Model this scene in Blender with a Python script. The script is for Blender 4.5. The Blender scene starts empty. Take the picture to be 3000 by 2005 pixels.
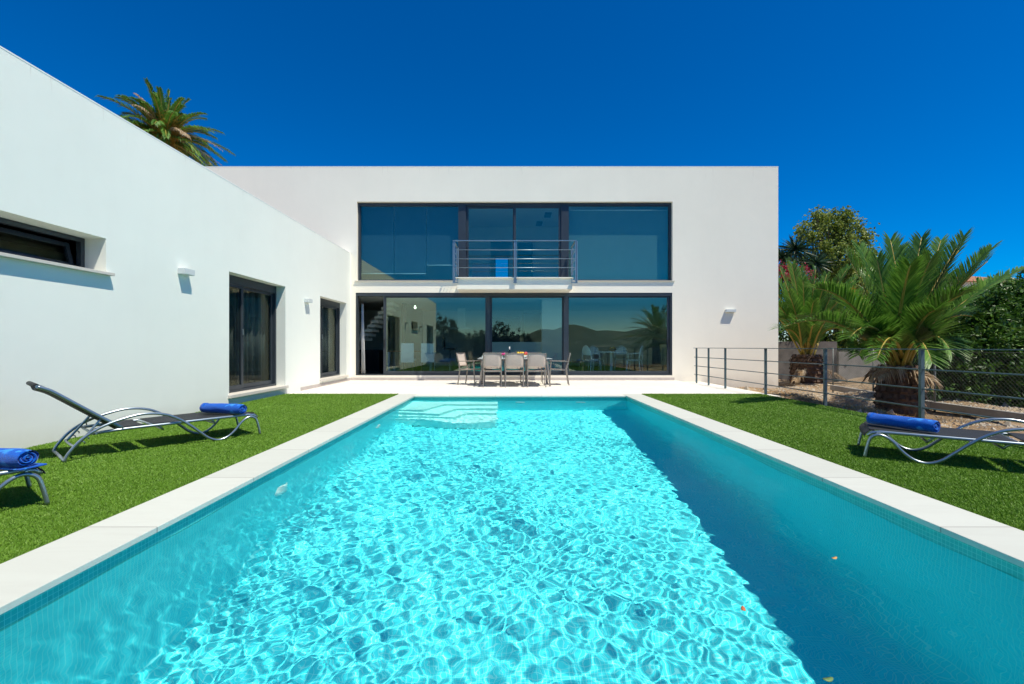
import bpy, math, random
import numpy as np
from mathutils import Vector, Matrix
C=bpy.context.scene.collection
R=math.radians
random.seed(7); rng=np.random.default_rng(7)
F=1043.0; VX=1167.0; VY=795.5; H=1.05
def PX(x,Y): return (x-VX)*Y/F
def PZ(y,Y): return H-(y-VY)*Y/F
YF=14.35; XW=-5.0
SUN=Vector((.355,-.272,.895)).normalized()
# ------------------------------------------------------------ materials
def mat(name):
    m=bpy.data.materials.new(name); m.use_nodes=True
    nt=m.node_tree; nt.nodes.clear()
    out=nt.nodes.new('ShaderNodeOutputMaterial')
    return m,nt,out
def N(nt,t,**k):
    n=nt.nodes.new(t)
    for a,b in k.items():
        if a.startswith('i_'):
            key=a[2:]
            key=int(key) if key.isdigit() else key.replace('_',' ')
            n.inputs[key].default_value=b
        else: setattr(n,a,b)
    return n
def L(nt,a,b): nt.links.new(a,b)
def c4(c): return (c[0],c[1],c[2],1)
def ramp(nt,fac,stops):
    r=nt.nodes.new('ShaderNodeValToRGB')
    el=r.color_ramp.elements
    while len(el)<len(stops): el.new(.5)
    for e,(p,c) in zip(el,stops): e.position=p; e.color=c4(c) if not isinstance(c,(int,float)) else (c,c,c,1)
    L(nt,fac,r.inputs[0]); return r.outputs[0]
def noise(nt,scale,detail=4,rough=.55,vec=None,dist=0):
    n=N(nt,'ShaderNodeTexNoise'); n.inputs['Scale'].default_value=scale; n.inputs['Detail'].default_value=detail
    n.inputs['Roughness'].default_value=rough; n.inputs['Distortion'].default_value=dist
    if vec is not None: L(nt,vec,n.inputs['Vector'])
    return n
def pos(nt,scale=(1,1,1),loc=(0,0,0),obj=False):
    if obj: g=N(nt,'ShaderNodeTexCoord').outputs['Object']
    else: g=N(nt,'ShaderNodeNewGeometry').outputs['Position']
    mp=N(nt,'ShaderNodeMapping'); mp.inputs['Scale'].default_value=scale; mp.inputs['Location'].default_value=loc
    L(nt,g,mp.inputs[0]); return mp.outputs[0]
def mixc(nt,fac,a,b,mode='MIX'):
    m=N(nt,'ShaderNodeMix'); m.data_type='RGBA'; m.blend_type=mode
    for s,v in ((0,fac),(6,a),(7,b)):
        if hasattr(v,'is_linked') or isinstance(v,bpy.types.NodeSocket): L(nt,v,m.inputs[s])
        else: m.inputs[s].default_value=v if s==0 else c4(v)
    return m.outputs[2]
def simple(name,col,rough=.6,metal=0,var=.12,vscale=6,bump=0,bscale=80,spec=.5,obj=False,sheen=0,coat=0):
    m,nt,out=mat(name)
    b=N(nt,'ShaderNodeBsdfPrincipled')
    p=pos(nt,obj=obj)
    n=noise(nt,vscale,5,.6,p)
    lo=[c*(1-var) for c in col]; hi=[min(1,c*(1+var)) for c in col]
    cr=ramp(nt,n.outputs[0],[(.3,lo),(.7,hi)])
    L(nt,cr,b.inputs['Base Color'])
    b.inputs['Roughness'].default_value=rough; b.inputs['Metallic'].default_value=metal
    b.inputs['Specular IOR Level'].default_value=spec
    if sheen: b.inputs['Sheen Weight'].default_value=sheen
    if coat: b.inputs['Coat Weight'].default_value=coat
    if bump:
        bn=noise(nt,bscale,4,.6,p); bp=N(nt,'ShaderNodeBump'); bp.inputs['Strength'].default_value=bump; bp.inputs['Distance'].default_value=.01
        L(nt,bn.outputs[0],bp.inputs['Height']); L(nt,bp.outputs[0],b.inputs['Normal'])
    L(nt,b.outputs[0],out.inputs[0]); return m
def plaster(name,col,top):
    m,nt,out=mat(name); b=N(nt,'ShaderNodeBsdfPrincipled')
    p=pos(nt); big=noise(nt,.55,5,.6,p)
    c=ramp(nt,big.outputs[0],[(.3,[x*.955 for x in col]),(.7,col)])
    # faint vertical rain streaks and small patches
    ps=pos(nt,(3.1,3.1,.5)); st=noise(nt,1.0,6,.7,ps)
    sf=ramp(nt,st.outputs[0],[(.48,0),(.85,.09)])
    c=mixc(nt,sf,c,[x*.72 for x in col])
    # splash dirt near ground
    g=N(nt,'ShaderNodeNewGeometry'); sx=N(nt,'ShaderNodeSeparateXYZ'); L(nt,g.outputs['Position'],sx.inputs[0])
    mr=N(nt,'ShaderNodeMapRange'); L(nt,sx.outputs[2],mr.inputs[0]); mr.inputs[1].default_value=.22; mr.inputs[2].default_value=-.25
    n2=noise(nt,3,6,.7,p); mu=N(nt,'ShaderNodeMath',operation='MULTIPLY'); L(nt,mr.outputs[0],mu.inputs[0]); L(nt,n2.outputs[0],mu.inputs[1])
    c=mixc(nt,mu.outputs[0],c,(.42,.37,.33))
    # short grey drip marks that hang from the parapet
    mt=N(nt,'ShaderNodeMapRange'); L(nt,sx.outputs[2],mt.inputs[0]); mt.inputs[1].default_value=top-.45; mt.inputs[2].default_value=top
    pt=pos(nt,(14,14,.8)); dn=noise(nt,1.0,4,.7,pt); dr=ramp(nt,dn.outputs[0],[(.60,0),(.74,.5)])
    m3=N(nt,'ShaderNodeMath',operation='MULTIPLY'); L(nt,mt.outputs[0],m3.inputs[0]); L(nt,dr,m3.inputs[1])
    c=mixc(nt,m3.outputs[0],c,(.48,.44,.38))
    L(nt,c,b.inputs['Base Color']); b.inputs['Roughness'].default_value=.92; b.inputs['Specular IOR Level'].default_value=.2
    fine=noise(nt,140,5,.65,p); bl=noise(nt,3.2,3,.5,p)
    ad=N(nt,'ShaderNodeMath',operation='MULTIPLY_ADD'); L(nt,bl.outputs[0],ad.inputs[0]); ad.inputs[1].default_value=2.5; L(nt,fine.outputs[0],ad.inputs[2])
    bp=N(nt,'ShaderNodeBump'); bp.inputs['Strength'].default_value=.35; bp.inputs['Distance'].default_value=.004
    L(nt,ad.outputs[0],bp.inputs['Height']); L(nt,bp.outputs[0],b.inputs['Normal'])
    L(nt,b.outputs[0],out.inputs[0]); return m
M={}
M['plaster']=plaster('white_plaster',(.865,.89,.82),3.99)
M['plaster_warm']=plaster('off_white_plaster',(.96,.90,.78),6.725)
M['frame']=simple('anthracite_aluminium',(.045,.056,.07),.38,.3,.1,3)
M['steel']=simple('painted_grey_steel',(.10,.15,.17),.4,.35,.12,3)
M['galv']=simple('dull_galvanised_wire',(.16,.17,.16),.6,.3,.2,4)
M['chrome']=simple('galvanised_steel',(.33,.40,.44),.35,.7,.1,4)
M['alu']=simple('silver_aluminium',(.36,.42,.46),.3,.85,.1,8,obj=True)
M['mesh_black']=simple('black_mesh_fabric',(.012,.014,.018),.65,0,.3,60,.4,500,obj=True)
M['taupe']=simple('taupe_aluminium',(.28,.245,.21),.4,.3,.1,8,obj=True)
M['sling']=simple('beige_sling_fabric',(.56,.47,.40),.8,0,.06,30,.3,600,obj=True)
M['towel']=None
M['stone_sill']=simple('pale_stone_sill',(.62,.58,.52),.6,0,.06,4,.2,60)
M['dark_floor']=simple('dark_floor_tile',(.06,.055,.05),.3,0,.15,2)
M['inner']=simple('interior_paint',(.82,.82,.8),.9,0,.03,2)
M['ceil']=simple('interior_ceiling',(.8,.8,.78),.9,0,.03,2)
M['panel']=simple('dark_cabinet_laminate',(.02,.022,.025),.35,0,.1,2)
M['white_plastic']=simple('white_plastic',(.75,.80,.78),.35,0,.04,4,obj=True)
M['wood']=simple('warm_wood',(.30,.15,.06),.5,0,.25,12,obj=True)
M['blind']=simple('roller_blind_fabric',(.20,.25,.22),.85,0,.04,3)
M['blind_dark']=simple('blue_grey_blind_fabric',(.06,.09,.12),.85,0,.08,3)
M['lampbody']=simple('white_lamp_metal',(.62,.66,.66),.45,0,.04,5)
M['cap']=simple('white_parapet_cap',(.86,.87,.84),.6,0,.03,4)
M['concrete_shaded']=simple('shade_darkened_concrete',(.13,.115,.105),.95,0,.3,3,.6,30)  # concrete of the left garden wall panel with its shade put into the colour
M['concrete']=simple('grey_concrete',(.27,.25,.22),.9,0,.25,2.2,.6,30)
M['blackplastic']=simple('black_plastic',(.015,.015,.017),.4,0,.2,6)
def bands(name,c1,c2,axis,scale,rough=.8):
    m,nt,out=mat(name); b=N(nt,'ShaderNodeBsdfPrincipled'); p=pos(nt,obj=True)
    w=N(nt,'ShaderNodeTexWave'); w.bands_direction=axis; w.inputs['Scale'].default_value=scale; w.inputs['Distortion'].default_value=6; w.inputs['Detail'].default_value=3
    L(nt,p,w.inputs[0]); L(nt,ramp(nt,w.outputs['Fac'],[(.3,c1),(.75,c2)]),b.inputs['Base Color']); b.inputs['Roughness'].default_value=rough
    L(nt,b.outputs[0],out.inputs[0]); return m
M['curtain']=bands('patterned_net_curtain',(.02,.022,.025),(.22,.24,.23),'Z',22)
# towel: deep blue terry with light blue band pattern
def towelmat():
    m,nt,out=mat('blue_terry_towel'); b=N(nt,'ShaderNodeBsdfPrincipled'); p=pos(nt,obj=True)
    n=noise(nt,5,2,.5,p,1.2); f=ramp(nt,n.outputs[0],[(.60,0),(.63,1)])
    fine=noise(nt,160,3,.6,p)
    c=ramp(nt,fine.outputs[0],[(.3,(.0,.06,.34)),(.7,(.0,.115,.58))])
    c=mixc(nt,f,c,(.03,.25,.72)); L(nt,c,b.inputs['Base Color'])
    b.inputs['Roughness'].default_value=.95; b.inputs['Sheen Weight'].default_value=.25; b.inputs['Specular IOR Level'].default_value=.1
    bp=N(nt,'ShaderNodeBump'); bp.inputs['Strength'].default_value=.8; bp.inputs['Distance'].default_value=.006
    L(nt,fine.outputs[0],bp.inputs['Height']); L(nt,bp.outputs[0],b.inputs['Normal']); L(nt,b.outputs[0],out.inputs[0]); return m
M['towel']=towelmat()
# stone paving with joints
def stone(name,col,bw,bh,joint=.004,jc=(.42,.40,.37),axis='XY',off=.0,loc=(0,0,0)):
    m,nt,out=mat(name); b=N(nt,'ShaderNodeBsdfPrincipled'); p=pos(nt,loc=loc)
    br=N(nt,'ShaderNodeTexBrick'); br.offset=off; br.squash=1
    br.inputs['Scale'].default_value=1; br.inputs['Brick Width'].default_value=bw; br.inputs['Row Height'].default_value=bh
    br.inputs['Mortar Size'].default_value=joint; br.inputs['Mortar Smooth'].default_value=.2
    br.inputs['Color1'].default_value=c4(col); br.inputs['Color2'].default_value=c4([x*.93 for x in col]); br.inputs['Mortar'].default_value=c4(jc)
    L(nt,p,br.inputs[0])
    pv=pos(nt,(.9,5,1),loc=(3,1,0)); v=noise(nt,1.3,7,.7,pv,1.5)
    vf=ramp(nt,v.outputs[0],[(.40,0),(.66,.24)])
    c=mixc(nt,vf,br.outputs['Color'],[col[0]*.78,col[1]*.76,col[2]*.75])
    s=noise(nt,220,3,.6,p); c=mixc(nt,ramp(nt,s.outputs[0],[(.6,0),(.75,.15)]),c,[x*.6 for x in col])
    L(nt,c,b.inputs['Base Color']); b.inputs['Roughness'].default_value=.75; b.inputs['Specular IOR Level'].default_value=.25
    bp=N(nt,'ShaderNodeBump'); bp.inputs['Strength'].default_value=.3; bp.inputs['Distance'].default_value=.003
    L(nt,br.outputs['Fac'],bp.inputs['Height']); bp.invert=True; L(nt,bp.outputs[0],b.inputs['Normal'])
    L(nt,b.outputs[0],out.inputs[0]); return m
M['paving']=stone('terrace_stone',(.76,.72,.65),.9,.45,off=.5)
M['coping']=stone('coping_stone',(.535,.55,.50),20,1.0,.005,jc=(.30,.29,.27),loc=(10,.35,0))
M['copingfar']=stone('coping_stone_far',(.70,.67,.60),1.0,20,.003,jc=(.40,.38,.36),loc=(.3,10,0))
M['plinth']=simple('pinkish_stone_plinth',(.50,.44,.41),.7,0,.1,6)
# pool mosaic, 2.5 cm tiles
def mosaic(name,c1,c2,grout,vertical=None,size=.025,mort=.0016):
    m,nt,out=mat(name); b=N(nt,'ShaderNodeBsdfPrincipled'); g=N(nt,'ShaderNodeNewGeometry')
    s=N(nt,'ShaderNodeSeparateXYZ'); L(nt,g.outputs['Position'],s.inputs[0]); cb=N(nt,'ShaderNodeCombineXYZ')
    a,d={'X':(1,2),'Y':(0,2),None:(0,1)}[vertical]
    L(nt,s.outputs[a],cb.inputs[0]); L(nt,s.outputs[d],cb.inputs[1])
    br=N(nt,'ShaderNodeTexBrick'); br.offset=0; br.inputs['Scale'].default_value=1
    br.inputs['Brick Width'].default_value=size; br.inputs['Row Height'].default_value=size; br.inputs['Mortar Size'].default_value=mort; br.inputs['Mortar Smooth'].default_value=.1
    br.inputs['Color1'].default_value=c4(c1); br.inputs['Color2'].default_value=c4(c2); br.inputs['Mortar'].default_value=c4(grout); br.inputs['Bias'].default_value=0
    L(nt,cb.outputs[0],br.inputs[0])
    pn=noise(nt,1.6,5,.6,g.outputs['Position']); c=mixc(nt,ramp(nt,pn.outputs[0],[(.35,0),(.75,.22)]),br.outputs['Color'],[x*.72 for x in c1])
    L(nt,c,b.inputs['Base Color']); b.inputs['Roughness'].default_value=.35; b.inputs['Specular IOR Level'].default_value=.2
    L(nt,b.outputs[0],out.inputs[0]); return m
T1=(.075,.77,.85);T2=(.055,.71,.80);TG=(.30,.84,.88)
M['tileX']=mosaic('turquoise_mosaic_side_wall',T1,T2,TG,'X')
M['shadebandX']=mosaic('shade_toned_waterline_mosaic_side',(.05,.46,.44),(.04,.38,.37),(.16,.58,.56),'X')  # pool mosaic above the water, shade under the coping painted in as darker teal
M['shadebandY']=mosaic('shade_toned_waterline_mosaic_end',(.05,.46,.44),(.04,.38,.37),(.16,.58,.56),'Y')
M['tileY']=mosaic('turquoise_mosaic_end_wall',T1,T2,TG,'Y')
M['tile']=mosaic('turquoise_mosaic_floor',T1,T2,TG)
M['tile_step']=mosaic('pale_mosaic_step',(.42,.84,.82),(.36,.80,.79),(.5,.88,.86))
# water surface: refraction with a thin clear reflection
def watermat():
    m,nt,out=mat('pool_water')
    rf=N(nt,'ShaderNodeBsdfRefraction'); rf.inputs['IOR'].default_value=1.33; rf.inputs['Roughness'].default_value=0; rf.inputs['Color'].default_value=(.84,1,1,1)
    gl=N(nt,'ShaderNodeBsdfGlossy'); gl.inputs['Roughness'].default_value=.02; gl.inputs['Color'].default_value=(.9,.97,1,1)
    fr=N(nt,'ShaderNodeFresnel'); fr.inputs['IOR'].default_value=1.33
    mu=N(nt,'ShaderNodeMath',operation='MULTIPLY'); L(nt,fr.outputs[0],mu.inputs[0]); mu.inputs[1].default_value=.07
    mx=N(nt,'ShaderNodeMixShader'); L(nt,mu.outputs[0],mx.inputs[0]); L(nt,rf.outputs[0],mx.inputs[1]); L(nt,gl.outputs[0],mx.inputs[2])
    L(nt,mx.outputs[0],out.inputs[0]); return m
M['water']=watermat()
def glassmat(name,tint,refl):
    m,nt,out=mat(name)
    tr=N(nt,'ShaderNodeBsdfTransparent'); tr.inputs[0].default_value=c4(tint)
    gl=N(nt,'ShaderNodeBsdfGlossy'); gl.inputs['Roughness'].default_value=0.0; gl.inputs['Color'].default_value=(1,1,.74,1)
    lw=N(nt,'ShaderNodeLayerWeight'); lw.inputs[0].default_value=.5; pw_=N(nt,'ShaderNodeMath',operation='POWER'); L(nt,lw.outputs['Facing'],pw_.inputs[0]); pw_.inputs[1].default_value=5
    ad=N(nt,'ShaderNodeMath',operation='MULTIPLY_ADD'); L(nt,pw_.outputs[0],ad.inputs[0]); ad.inputs[1].default_value=.5; ad.inputs[2].default_value=refl; ad.use_clamp=True
    # very slight waviness of the panes
    p=pos(nt); nn=noise(nt,.7,1,.4,p); bp=N(nt,'ShaderNodeBump'); bp.inputs['Strength'].default_value=.05; bp.inputs['Distance'].default_value=.02
    L(nt,nn.outputs[0],bp.inputs['Height']); L(nt,bp.outputs[0],gl.inputs['Normal'])
    mx=N(nt,'ShaderNodeMixShader'); L(nt,ad.outputs[0],mx.inputs[0]); L(nt,tr.outputs[0],mx.inputs[1]); L(nt,gl.outputs[0],mx.inputs[2])
    L(nt,mx.outputs[0],out.inputs[0]); return m
M['glass']=glassmat('coated_window_glass',(.74,.90,.93),.11)
M['glass_dark']=glassmat('dark_window_glass',(.82,.87,.87),.02)
def leafmat(name,cols,rough=.45,trans=.25,scale=1.5,spec=.4,bydead=None):
    m,nt,out=mat(name); b=N(nt,'ShaderNodeBsdfPrincipled'); g=N(nt,'ShaderNodeNewGeometry')
    n=noise(nt,scale,3,.6,g.outputs['Position'])
    ad=N(nt,'ShaderNodeMath',operation='MULTIPLY_ADD'); L(nt,g.outputs['Random Per Island'],ad.inputs[0]); ad.inputs[1].default_value=.55
    mu=N(nt,'ShaderNodeMath',operation='MULTIPLY'); L(nt,n.outputs[0],mu.inputs[0]); mu.inputs[1].default_value=.45; L(nt,mu.outputs[0],ad.inputs[2])
    k=len(cols); c=ramp(nt,ad.outputs[0],[(.1+.8*i/(k-1),cols[i]) for i in range(k)])
    L(nt,c,b.inputs['Base Color']); b.inputs['Roughness'].default_value=rough; b.inputs['Specular IOR Level'].default_value=spec
    t=N(nt,'ShaderNodeBsdfTranslucent'); L(nt,c,t.inputs[0])
    mx=N(nt,'ShaderNodeMixShader'); mx.inputs[0].default_value=trans; L(nt,b.outputs[0],mx.inputs[1]); L(nt,t.outputs[0],mx.inputs[2])
    L(nt,mx.outputs[0],out.inputs[0]); return m
M['grass']=leafmat('artificial_grass_blade',[(.075,.17,.010),(.13,.27,.020),(.24,.39,.055)],.5,.2,.8,.3)
M['turf']=simple('turf_backing',(.08,.155,.01),.9,0,.3,30)
M['palm']=leafmat('palm_leaflets',[(.045,.12,.014),(.09,.22,.025),(.21,.37,.06)],.42,.3,.8,.5)
M['palm_old']=leafmat('dry_palm_fronds',[(.20,.12,.06),(.38,.26,.14),(.55,.48,.38)],.7,.2,1)
M['palm_date']=leafmat('orange_date_stalks',[(.34,.16,.01),(.55,.30,.03)],.6,.2,1)
M['rachis']=simple('frond_stalk',(.36,.27,.05),.5,0,.3,3)
M['trunk']=simple('palm_trunk_fibre',(.10,.06,.04),.95,0,.5,14,1.0,40)
M['bark']=simple('brown_bark',(.10,.075,.05),.95,0,.3,10,.8,40)
M['bush']=leafmat('glossy_dark_leaf',[(.014,.05,.006),(.045,.12,.014),(.16,.30,.04)],.45,.3,1.2,.4)
M['tree']=leafmat('olive_green_leaf',[(.08,.13,.015),(.19,.26,.035),(.40,.42,.10)],.5,.3,1.2)
M['spiky']=leafmat('spiky_dark_leaf',[(.01,.035,.012),(.03,.08,.03)],.45,.15,1)
M['pink']=leafmat('crimson_blossom',[(.25,.005,.03),(.5,.02,.09)],.6,.3,2)
M['orangefl']=leafmat('orange_blossom',[(.5,.06,.02),(.6,.12,.03)],.6,.3,2)
M['farbush']=leafmat('far_tree_leaf',[(.015,.035,.012),(.04,.07,.02)],.6,.15,.5)
M['straw']=leafmat('dry_straw',[(.30,.16,.05),(.55,.33,.13),(.6,.45,.25)],.8,.1,1)
# ------------------------------------------------------------ mesh builder
class MB:
    def __init__(s): s.v=[]; s.f=[]; s.sm=[]
    def add(s,vs,fs,smooth=False):
        o=len(s.v); s.v+= [tuple(v) for v in vs]; s.f+=[tuple(i+o for i in f) for f in fs]; s.sm+=[smooth]*len(fs); return s
    def box(s,x0,x1,y0,y1,z0,z1):
        return s.add([(x0,y0,z0),(x1,y0,z0),(x1,y1,z0),(x0,y1,z0),(x0,y0,z1),(x1,y0,z1),(x1,y1,z1),(x0,y1,z1)],
          [(0,3,2,1),(4,5,6,7),(0,1,5,4),(1,2,6,5),(2,3,7,6),(3,0,4,7)])
    def bar(s,p,q,w,h,up=(0,0,1)):
        p=Vector(p);q=Vector(q);d=(q-p).normalized();u=Vector(up)
        if abs(d.dot(u))>.98: u=Vector((0,1,0))
        a=d.cross(u).normalized()*w/2; b=a.cross(d).normalized()*h/2
        vs=[e+sa*a+sb*b for e in (p,q) for sa,sb in ((-1,-1),(1,-1),(1,1),(-1,1))]
        return s.add(vs,[(0,3,2,1),(4,5,6,7),(0,1,5,4),(1,2,6,5),(2,3,7,6),(3,0,4,7)])
    def tube(s,pts,r,n=8,cap=True,rads=None,closed=False):
        pts=[Vector(p) for p in pts]; vs=[];fs=[]; m=len(pts); up=None
        for i,p in enumerate(pts):
            if closed: d=pts[(i+1)%m]-pts[i-1]
            else: d=pts[min(i+1,m-1)]-pts[max(i-1,0)]
            d.normalize()
            if up is None:
                up=Vector((0,0,1)) if abs(d.z)<.9 else Vector((1,0,0))
            a=d.cross(up).normalized(); b=a.cross(d).normalized(); up=b
            rr=rads[i] if rads else r
            vs+=[p+rr*(math.cos(t)*a+math.sin(t)*b) for t in [2*math.pi*k/n for k in range(n)]]
        for i in range(m if closed else m-1):
            j=(i+1)%m
            for k in range(n): fs.append((i*n+k,i*n+(k+1)%n,j*n+(k+1)%n,j*n+k))
        s.add(vs,fs,True)
        if cap and not closed:
            o=len(s.v)-m*n
            s.f.append(tuple(o+k for k in range(n))[::-1]); s.f.append(tuple(o+(m-1)*n+k for k in range(n))); s.sm+=[False,False]
        return s
    def lathe(s,prof,n=16,c=(0,0,0)):
        vs=[];fs=[]
        for r,z in prof: vs+=[(c[0]+r*math.cos(2*math.pi*k/n),c[1]+r*math.sin(2*math.pi*k/n),c[2]+z) for k in range(n)]
        for i in range(len(prof)-1):
            for k in range(n): fs.append((i*n+k,i*n+(k+1)%n,(i+1)*n+(k+1)%n,(i+1)*n+k))
        return s.add(vs,fs,True)
    def build(s,name,m,parent=None,bevel=0):
        me=bpy.data.meshes.new(name); me.from_pydata(s.v,[],s.f); me.update()
        me.polygons.foreach_set('use_smooth',s.sm)
        if not isinstance(m,(list,tuple)): m=[m]
        for k in m: me.materials.append(k)
        o=bpy.data.objects.new(name,me); C.objects.link(o)
        if parent: o.parent=parent
        if bevel:
            b=o.modifiers.new('bevel','BEVEL'); b.width=bevel; b.segments=2; b.limit_method='ANGLE'
        return o
def npmesh(name,v,f,m,parent=None,smooth=False):
    """v (n,3) array, f (k,3|4) array"""
    me=bpy.data.meshes.new(name); nv=len(v); k,w=f.shape
    me.vertices.add(nv); me.vertices.foreach_set('co',np.asarray(v,np.float32).ravel())
    me.loops.add(k*w); me.loops.foreach_set('vertex_index',np.asarray(f,np.int32).ravel())
    me.polygons.add(k); me.polygons.foreach_set('loop_start',np.arange(0,k*w,w,dtype=np.int32))
    try: me.polygons.foreach_set('loop_total',np.full(k,w,np.int32))
    except Exception: pass
    me.polygons.foreach_set('use_smooth',np.full(k,smooth))
    me.update(calc_edges=True); me.validate()
    me.materials.append(m); o=bpy.data.objects.new(name,me); C.objects.link(o)
    if parent: o.parent=parent
    return o
def tag(o,label=None,cat=None,group=None,kind=None):
    if label: o['label']=label
    if cat: o['category']=cat
    if group: o['group']=group
    if kind: o['kind']=kind
    return o
def empty(name,loc=(0,0,0),rz=0):
    o=bpy.data.objects.new(name,None); C.objects.link(o); o.location=loc; o.rotation_euler=(0,0,rz); o.empty_display_size=.1; return o
def copy_tree(o,parent=None):
    c=o.copy(); C.objects.link(c)
    if parent: c.parent=parent
    for ch in [x for x in bpy.data.objects if x.parent==o]: copy_tree(ch,c)
    return c
def smooth_pts(P,n=6):
    P=[Vector(p) for p in P]; out=[]
    for i in range(len(P)-1):
        a=P[max(i-1,0)];b=P[i];c=P[i+1];d=P[min(i+2,len(P)-1)]
        for k in range(n):
            t=k/n; out.append(.5*((2*b)+(c-a)*t+(2*a-5*b+4*c-d)*t*t+(3*b-a-3*c+d)*t**3))
    out.append(P[-1]); return out
def wallgrid(mb,u0,u1,v0,v1,ops,w0,w1,fn,edges=True):
    """solid wall between depth w0 (outer) and w1 with rectangular openings; fn(u,w,v)->xyz"""
    us=sorted({u0,u1,*[o[0] for o in ops],*[o[1] for o in ops]}); vs=sorted({v0,v1,*[o[2] for o in ops],*[o[3] for o in ops]})
    us=[u for u in us if u0<=u<=u1]; vs=[v for v in vs if v0<=v<=v1]
    def solid(i,j):
        if i<0 or j<0 or i>=len(us)-1 or j>=len(vs)-1: return False
        a=(us[i]+us[i+1])/2;b=(vs[j]+vs[j+1])/2
        return not any(o[0]<a<o[1] and o[2]<b<o[3] for o in ops)
    for i in range(len(us)-1):
        for j in range(len(vs)-1):
            if not solid(i,j): continue
            a,b,c,d=us[i],us[i+1],vs[j],vs[j+1]
            mb.add([fn(a,w0,c),fn(b,w0,c),fn(b,w0,d),fn(a,w0,d)],[(0,1,2,3)])
            mb.add([fn(a,w1,c),fn(b,w1,c),fn(b,w1,d),fn(a,w1,d)],[(3,2,1,0)])
            for di,dj,p,q in ((-1,0,(a,c),(a,d)),(1,0,(b,c),(b,d)),(0,-1,(a,c),(b,c)),(0,1,(a,d),(b,d))):
                if not solid(i+di,j+dj):
                    mb.add([fn(p[0],w0,p[1]),fn(q[0],w0,q[1]),fn(q[0],w1,q[1]),fn(p[0],w1,p[1])],[(0,1,2,3)])
    return mb
WC1,WC2,WC3=1.15,1.15,.15
# ------------------------------------------------------------ camera, sky, sun
cam=bpy.data.cameras.new('camera'); co=bpy.data.objects.new('camera',cam); C.objects.link(co)
co.location=(0,0,H); co.rotation_euler=(R(90),0,0); cam.sensor_width=36; cam.lens=36*F/2346
cam.shift_x=(1173-VX)/2346; cam.shift_y=(VY-784)/2346; cam.clip_end=4000; cam.clip_start=.05
bpy.context.scene.camera=co
w=bpy.data.worlds.new('World'); bpy.context.scene.world=w; w.use_nodes=True; nt=w.node_tree; nt.nodes.clear()
sk=N(nt,'ShaderNodeTexSky'); sk.sky_type='NISHITA'; sk.sun_disc=False
sk.sun_elevation=math.asin(SUN.z); sk.sun_rotation=math.atan2(SUN.x,SUN.y); sk.altitude=1200; sk.air_density=1.0; sk.dust_density=0; sk.ozone_density=6.0
hs=N(nt,'ShaderNodeHueSaturation'); hs.inputs['Hue'].default_value=.508; hs.inputs['Saturation'].default_value=1.7; hs.inputs['Value'].default_value=1.0
gm=N(nt,'ShaderNodeGamma'); gm.inputs[1].default_value=1.0
bg=N(nt,'ShaderNodeBackground'); bg.inputs[1].default_value=.115
wo=N(nt,'ShaderNodeOutputWorld'); L(nt,sk.outputs[0],hs.inputs['Color']); L(nt,hs.outputs[0],gm.inputs[0]); L(nt,gm.outputs[0],bg.inputs[0]); L(nt,bg.outputs[0],wo.inputs[0])
sl=bpy.data.lights.new('sun','SUN'); sl.energy=5.0; sl.angle=R(.53); sl.color=(1,.945,.80); so=bpy.data.objects.new('sun',sl); C.objects.link(so)
so.rotation_euler=SUN.to_track_quat('Z','Y').to_euler(); sl.cycles.is_caustics_light=True
sc=bpy.context.scene
sc.view_settings.view_transform='Standard'; sc.view_settings.look='None'; sc.view_settings.gamma=1; sc.view_settings.exposure=0.2; sc.view_settings.use_curve_mapping=False
sc.cycles.use_denoising=True; sc.cycles.max_bounces=14; sc.cycles.diffuse_bounces=7; sc.cycles.glossy_bounces=5; sc.cycles.transmission_bounces=10; sc.cycles.transparent_max_bounces=12
sc.cycles.sample_clamp_indirect=12; sc.cycles.caustics_reflective=False; sc.cycles.caustics_refractive=True; sc.cycles.blur_glossy=.3
# ------------------------------------------------------------ pool
PXL,PXR,PY0,PY1,ZW=-2.05,2.51,.20,9.82,-.105
def ST(o,k='structure'): o['kind']=k; return o
X0,X1,Y0,Y1=PXL-.03,PXR+.03,PY0-.03,PY1+.03
def floorz(y): return ZW-(1.78-(.36)*min(1,max(0,(y-1.5)/7.5)))
ys=[Y0,1.5,4,6.5,9.0,Y1]
b=MB(); RF=.38; prof=[(X0+RF-RF*math.sin(t),RF-RF*math.cos(t)) for t in [math.pi/2*k/10 for k in range(10,-1,-1)]]
prof=prof+[(X1-(x-X0),z) for x,z in prof[::-1]]; npf=len(prof)
b.add([(x,y,floorz(y)+z) for y in ys for x,z in prof],[(j*npf+i,j*npf+i+1,(j+1)*npf+i+1,(j+1)*npf+i) for j in range(len(ys)-1) for i in range(npf-1)],True)
pf=ST(b.build('pool_floor',M['tile']))
b=MB()
for x,s in ((X0,1),(X1,-1)):
    for a,c in zip(ys,ys[1:]): b.add([(x,a,floorz(a)+RF),(x,c,floorz(c)+RF),(x,c,-.13),(x,a,-.13)],[(0,1,2,3)] if s>0 else [(3,2,1,0)])
pw=ST(b.build('pool_wall',M['tileX']))
b=MB()
for y in (Y0,Y1): b.add([(X0,y,floorz(y)),(X1,y,floorz(y)),(X1,y,-.13),(X0,y,-.13)],[(0,1,2,3)])
pe=ST(b.build('pool_wall',M['tileY']))
b=MB(); b.add([(X0,Y0,-.13),(X0,Y1,-.13),(X0,Y1,-.03),(X0,Y0,-.03)],[(0,1,2,3)]); b.add([(X1,Y1,-.13),(X1,Y0,-.13),(X1,Y0,-.03),(X1,Y1,-.03)],[(0,1,2,3)]); wb1=ST(b.build('shade_toned_waterline_tiles',M['shadebandX']))
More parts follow.
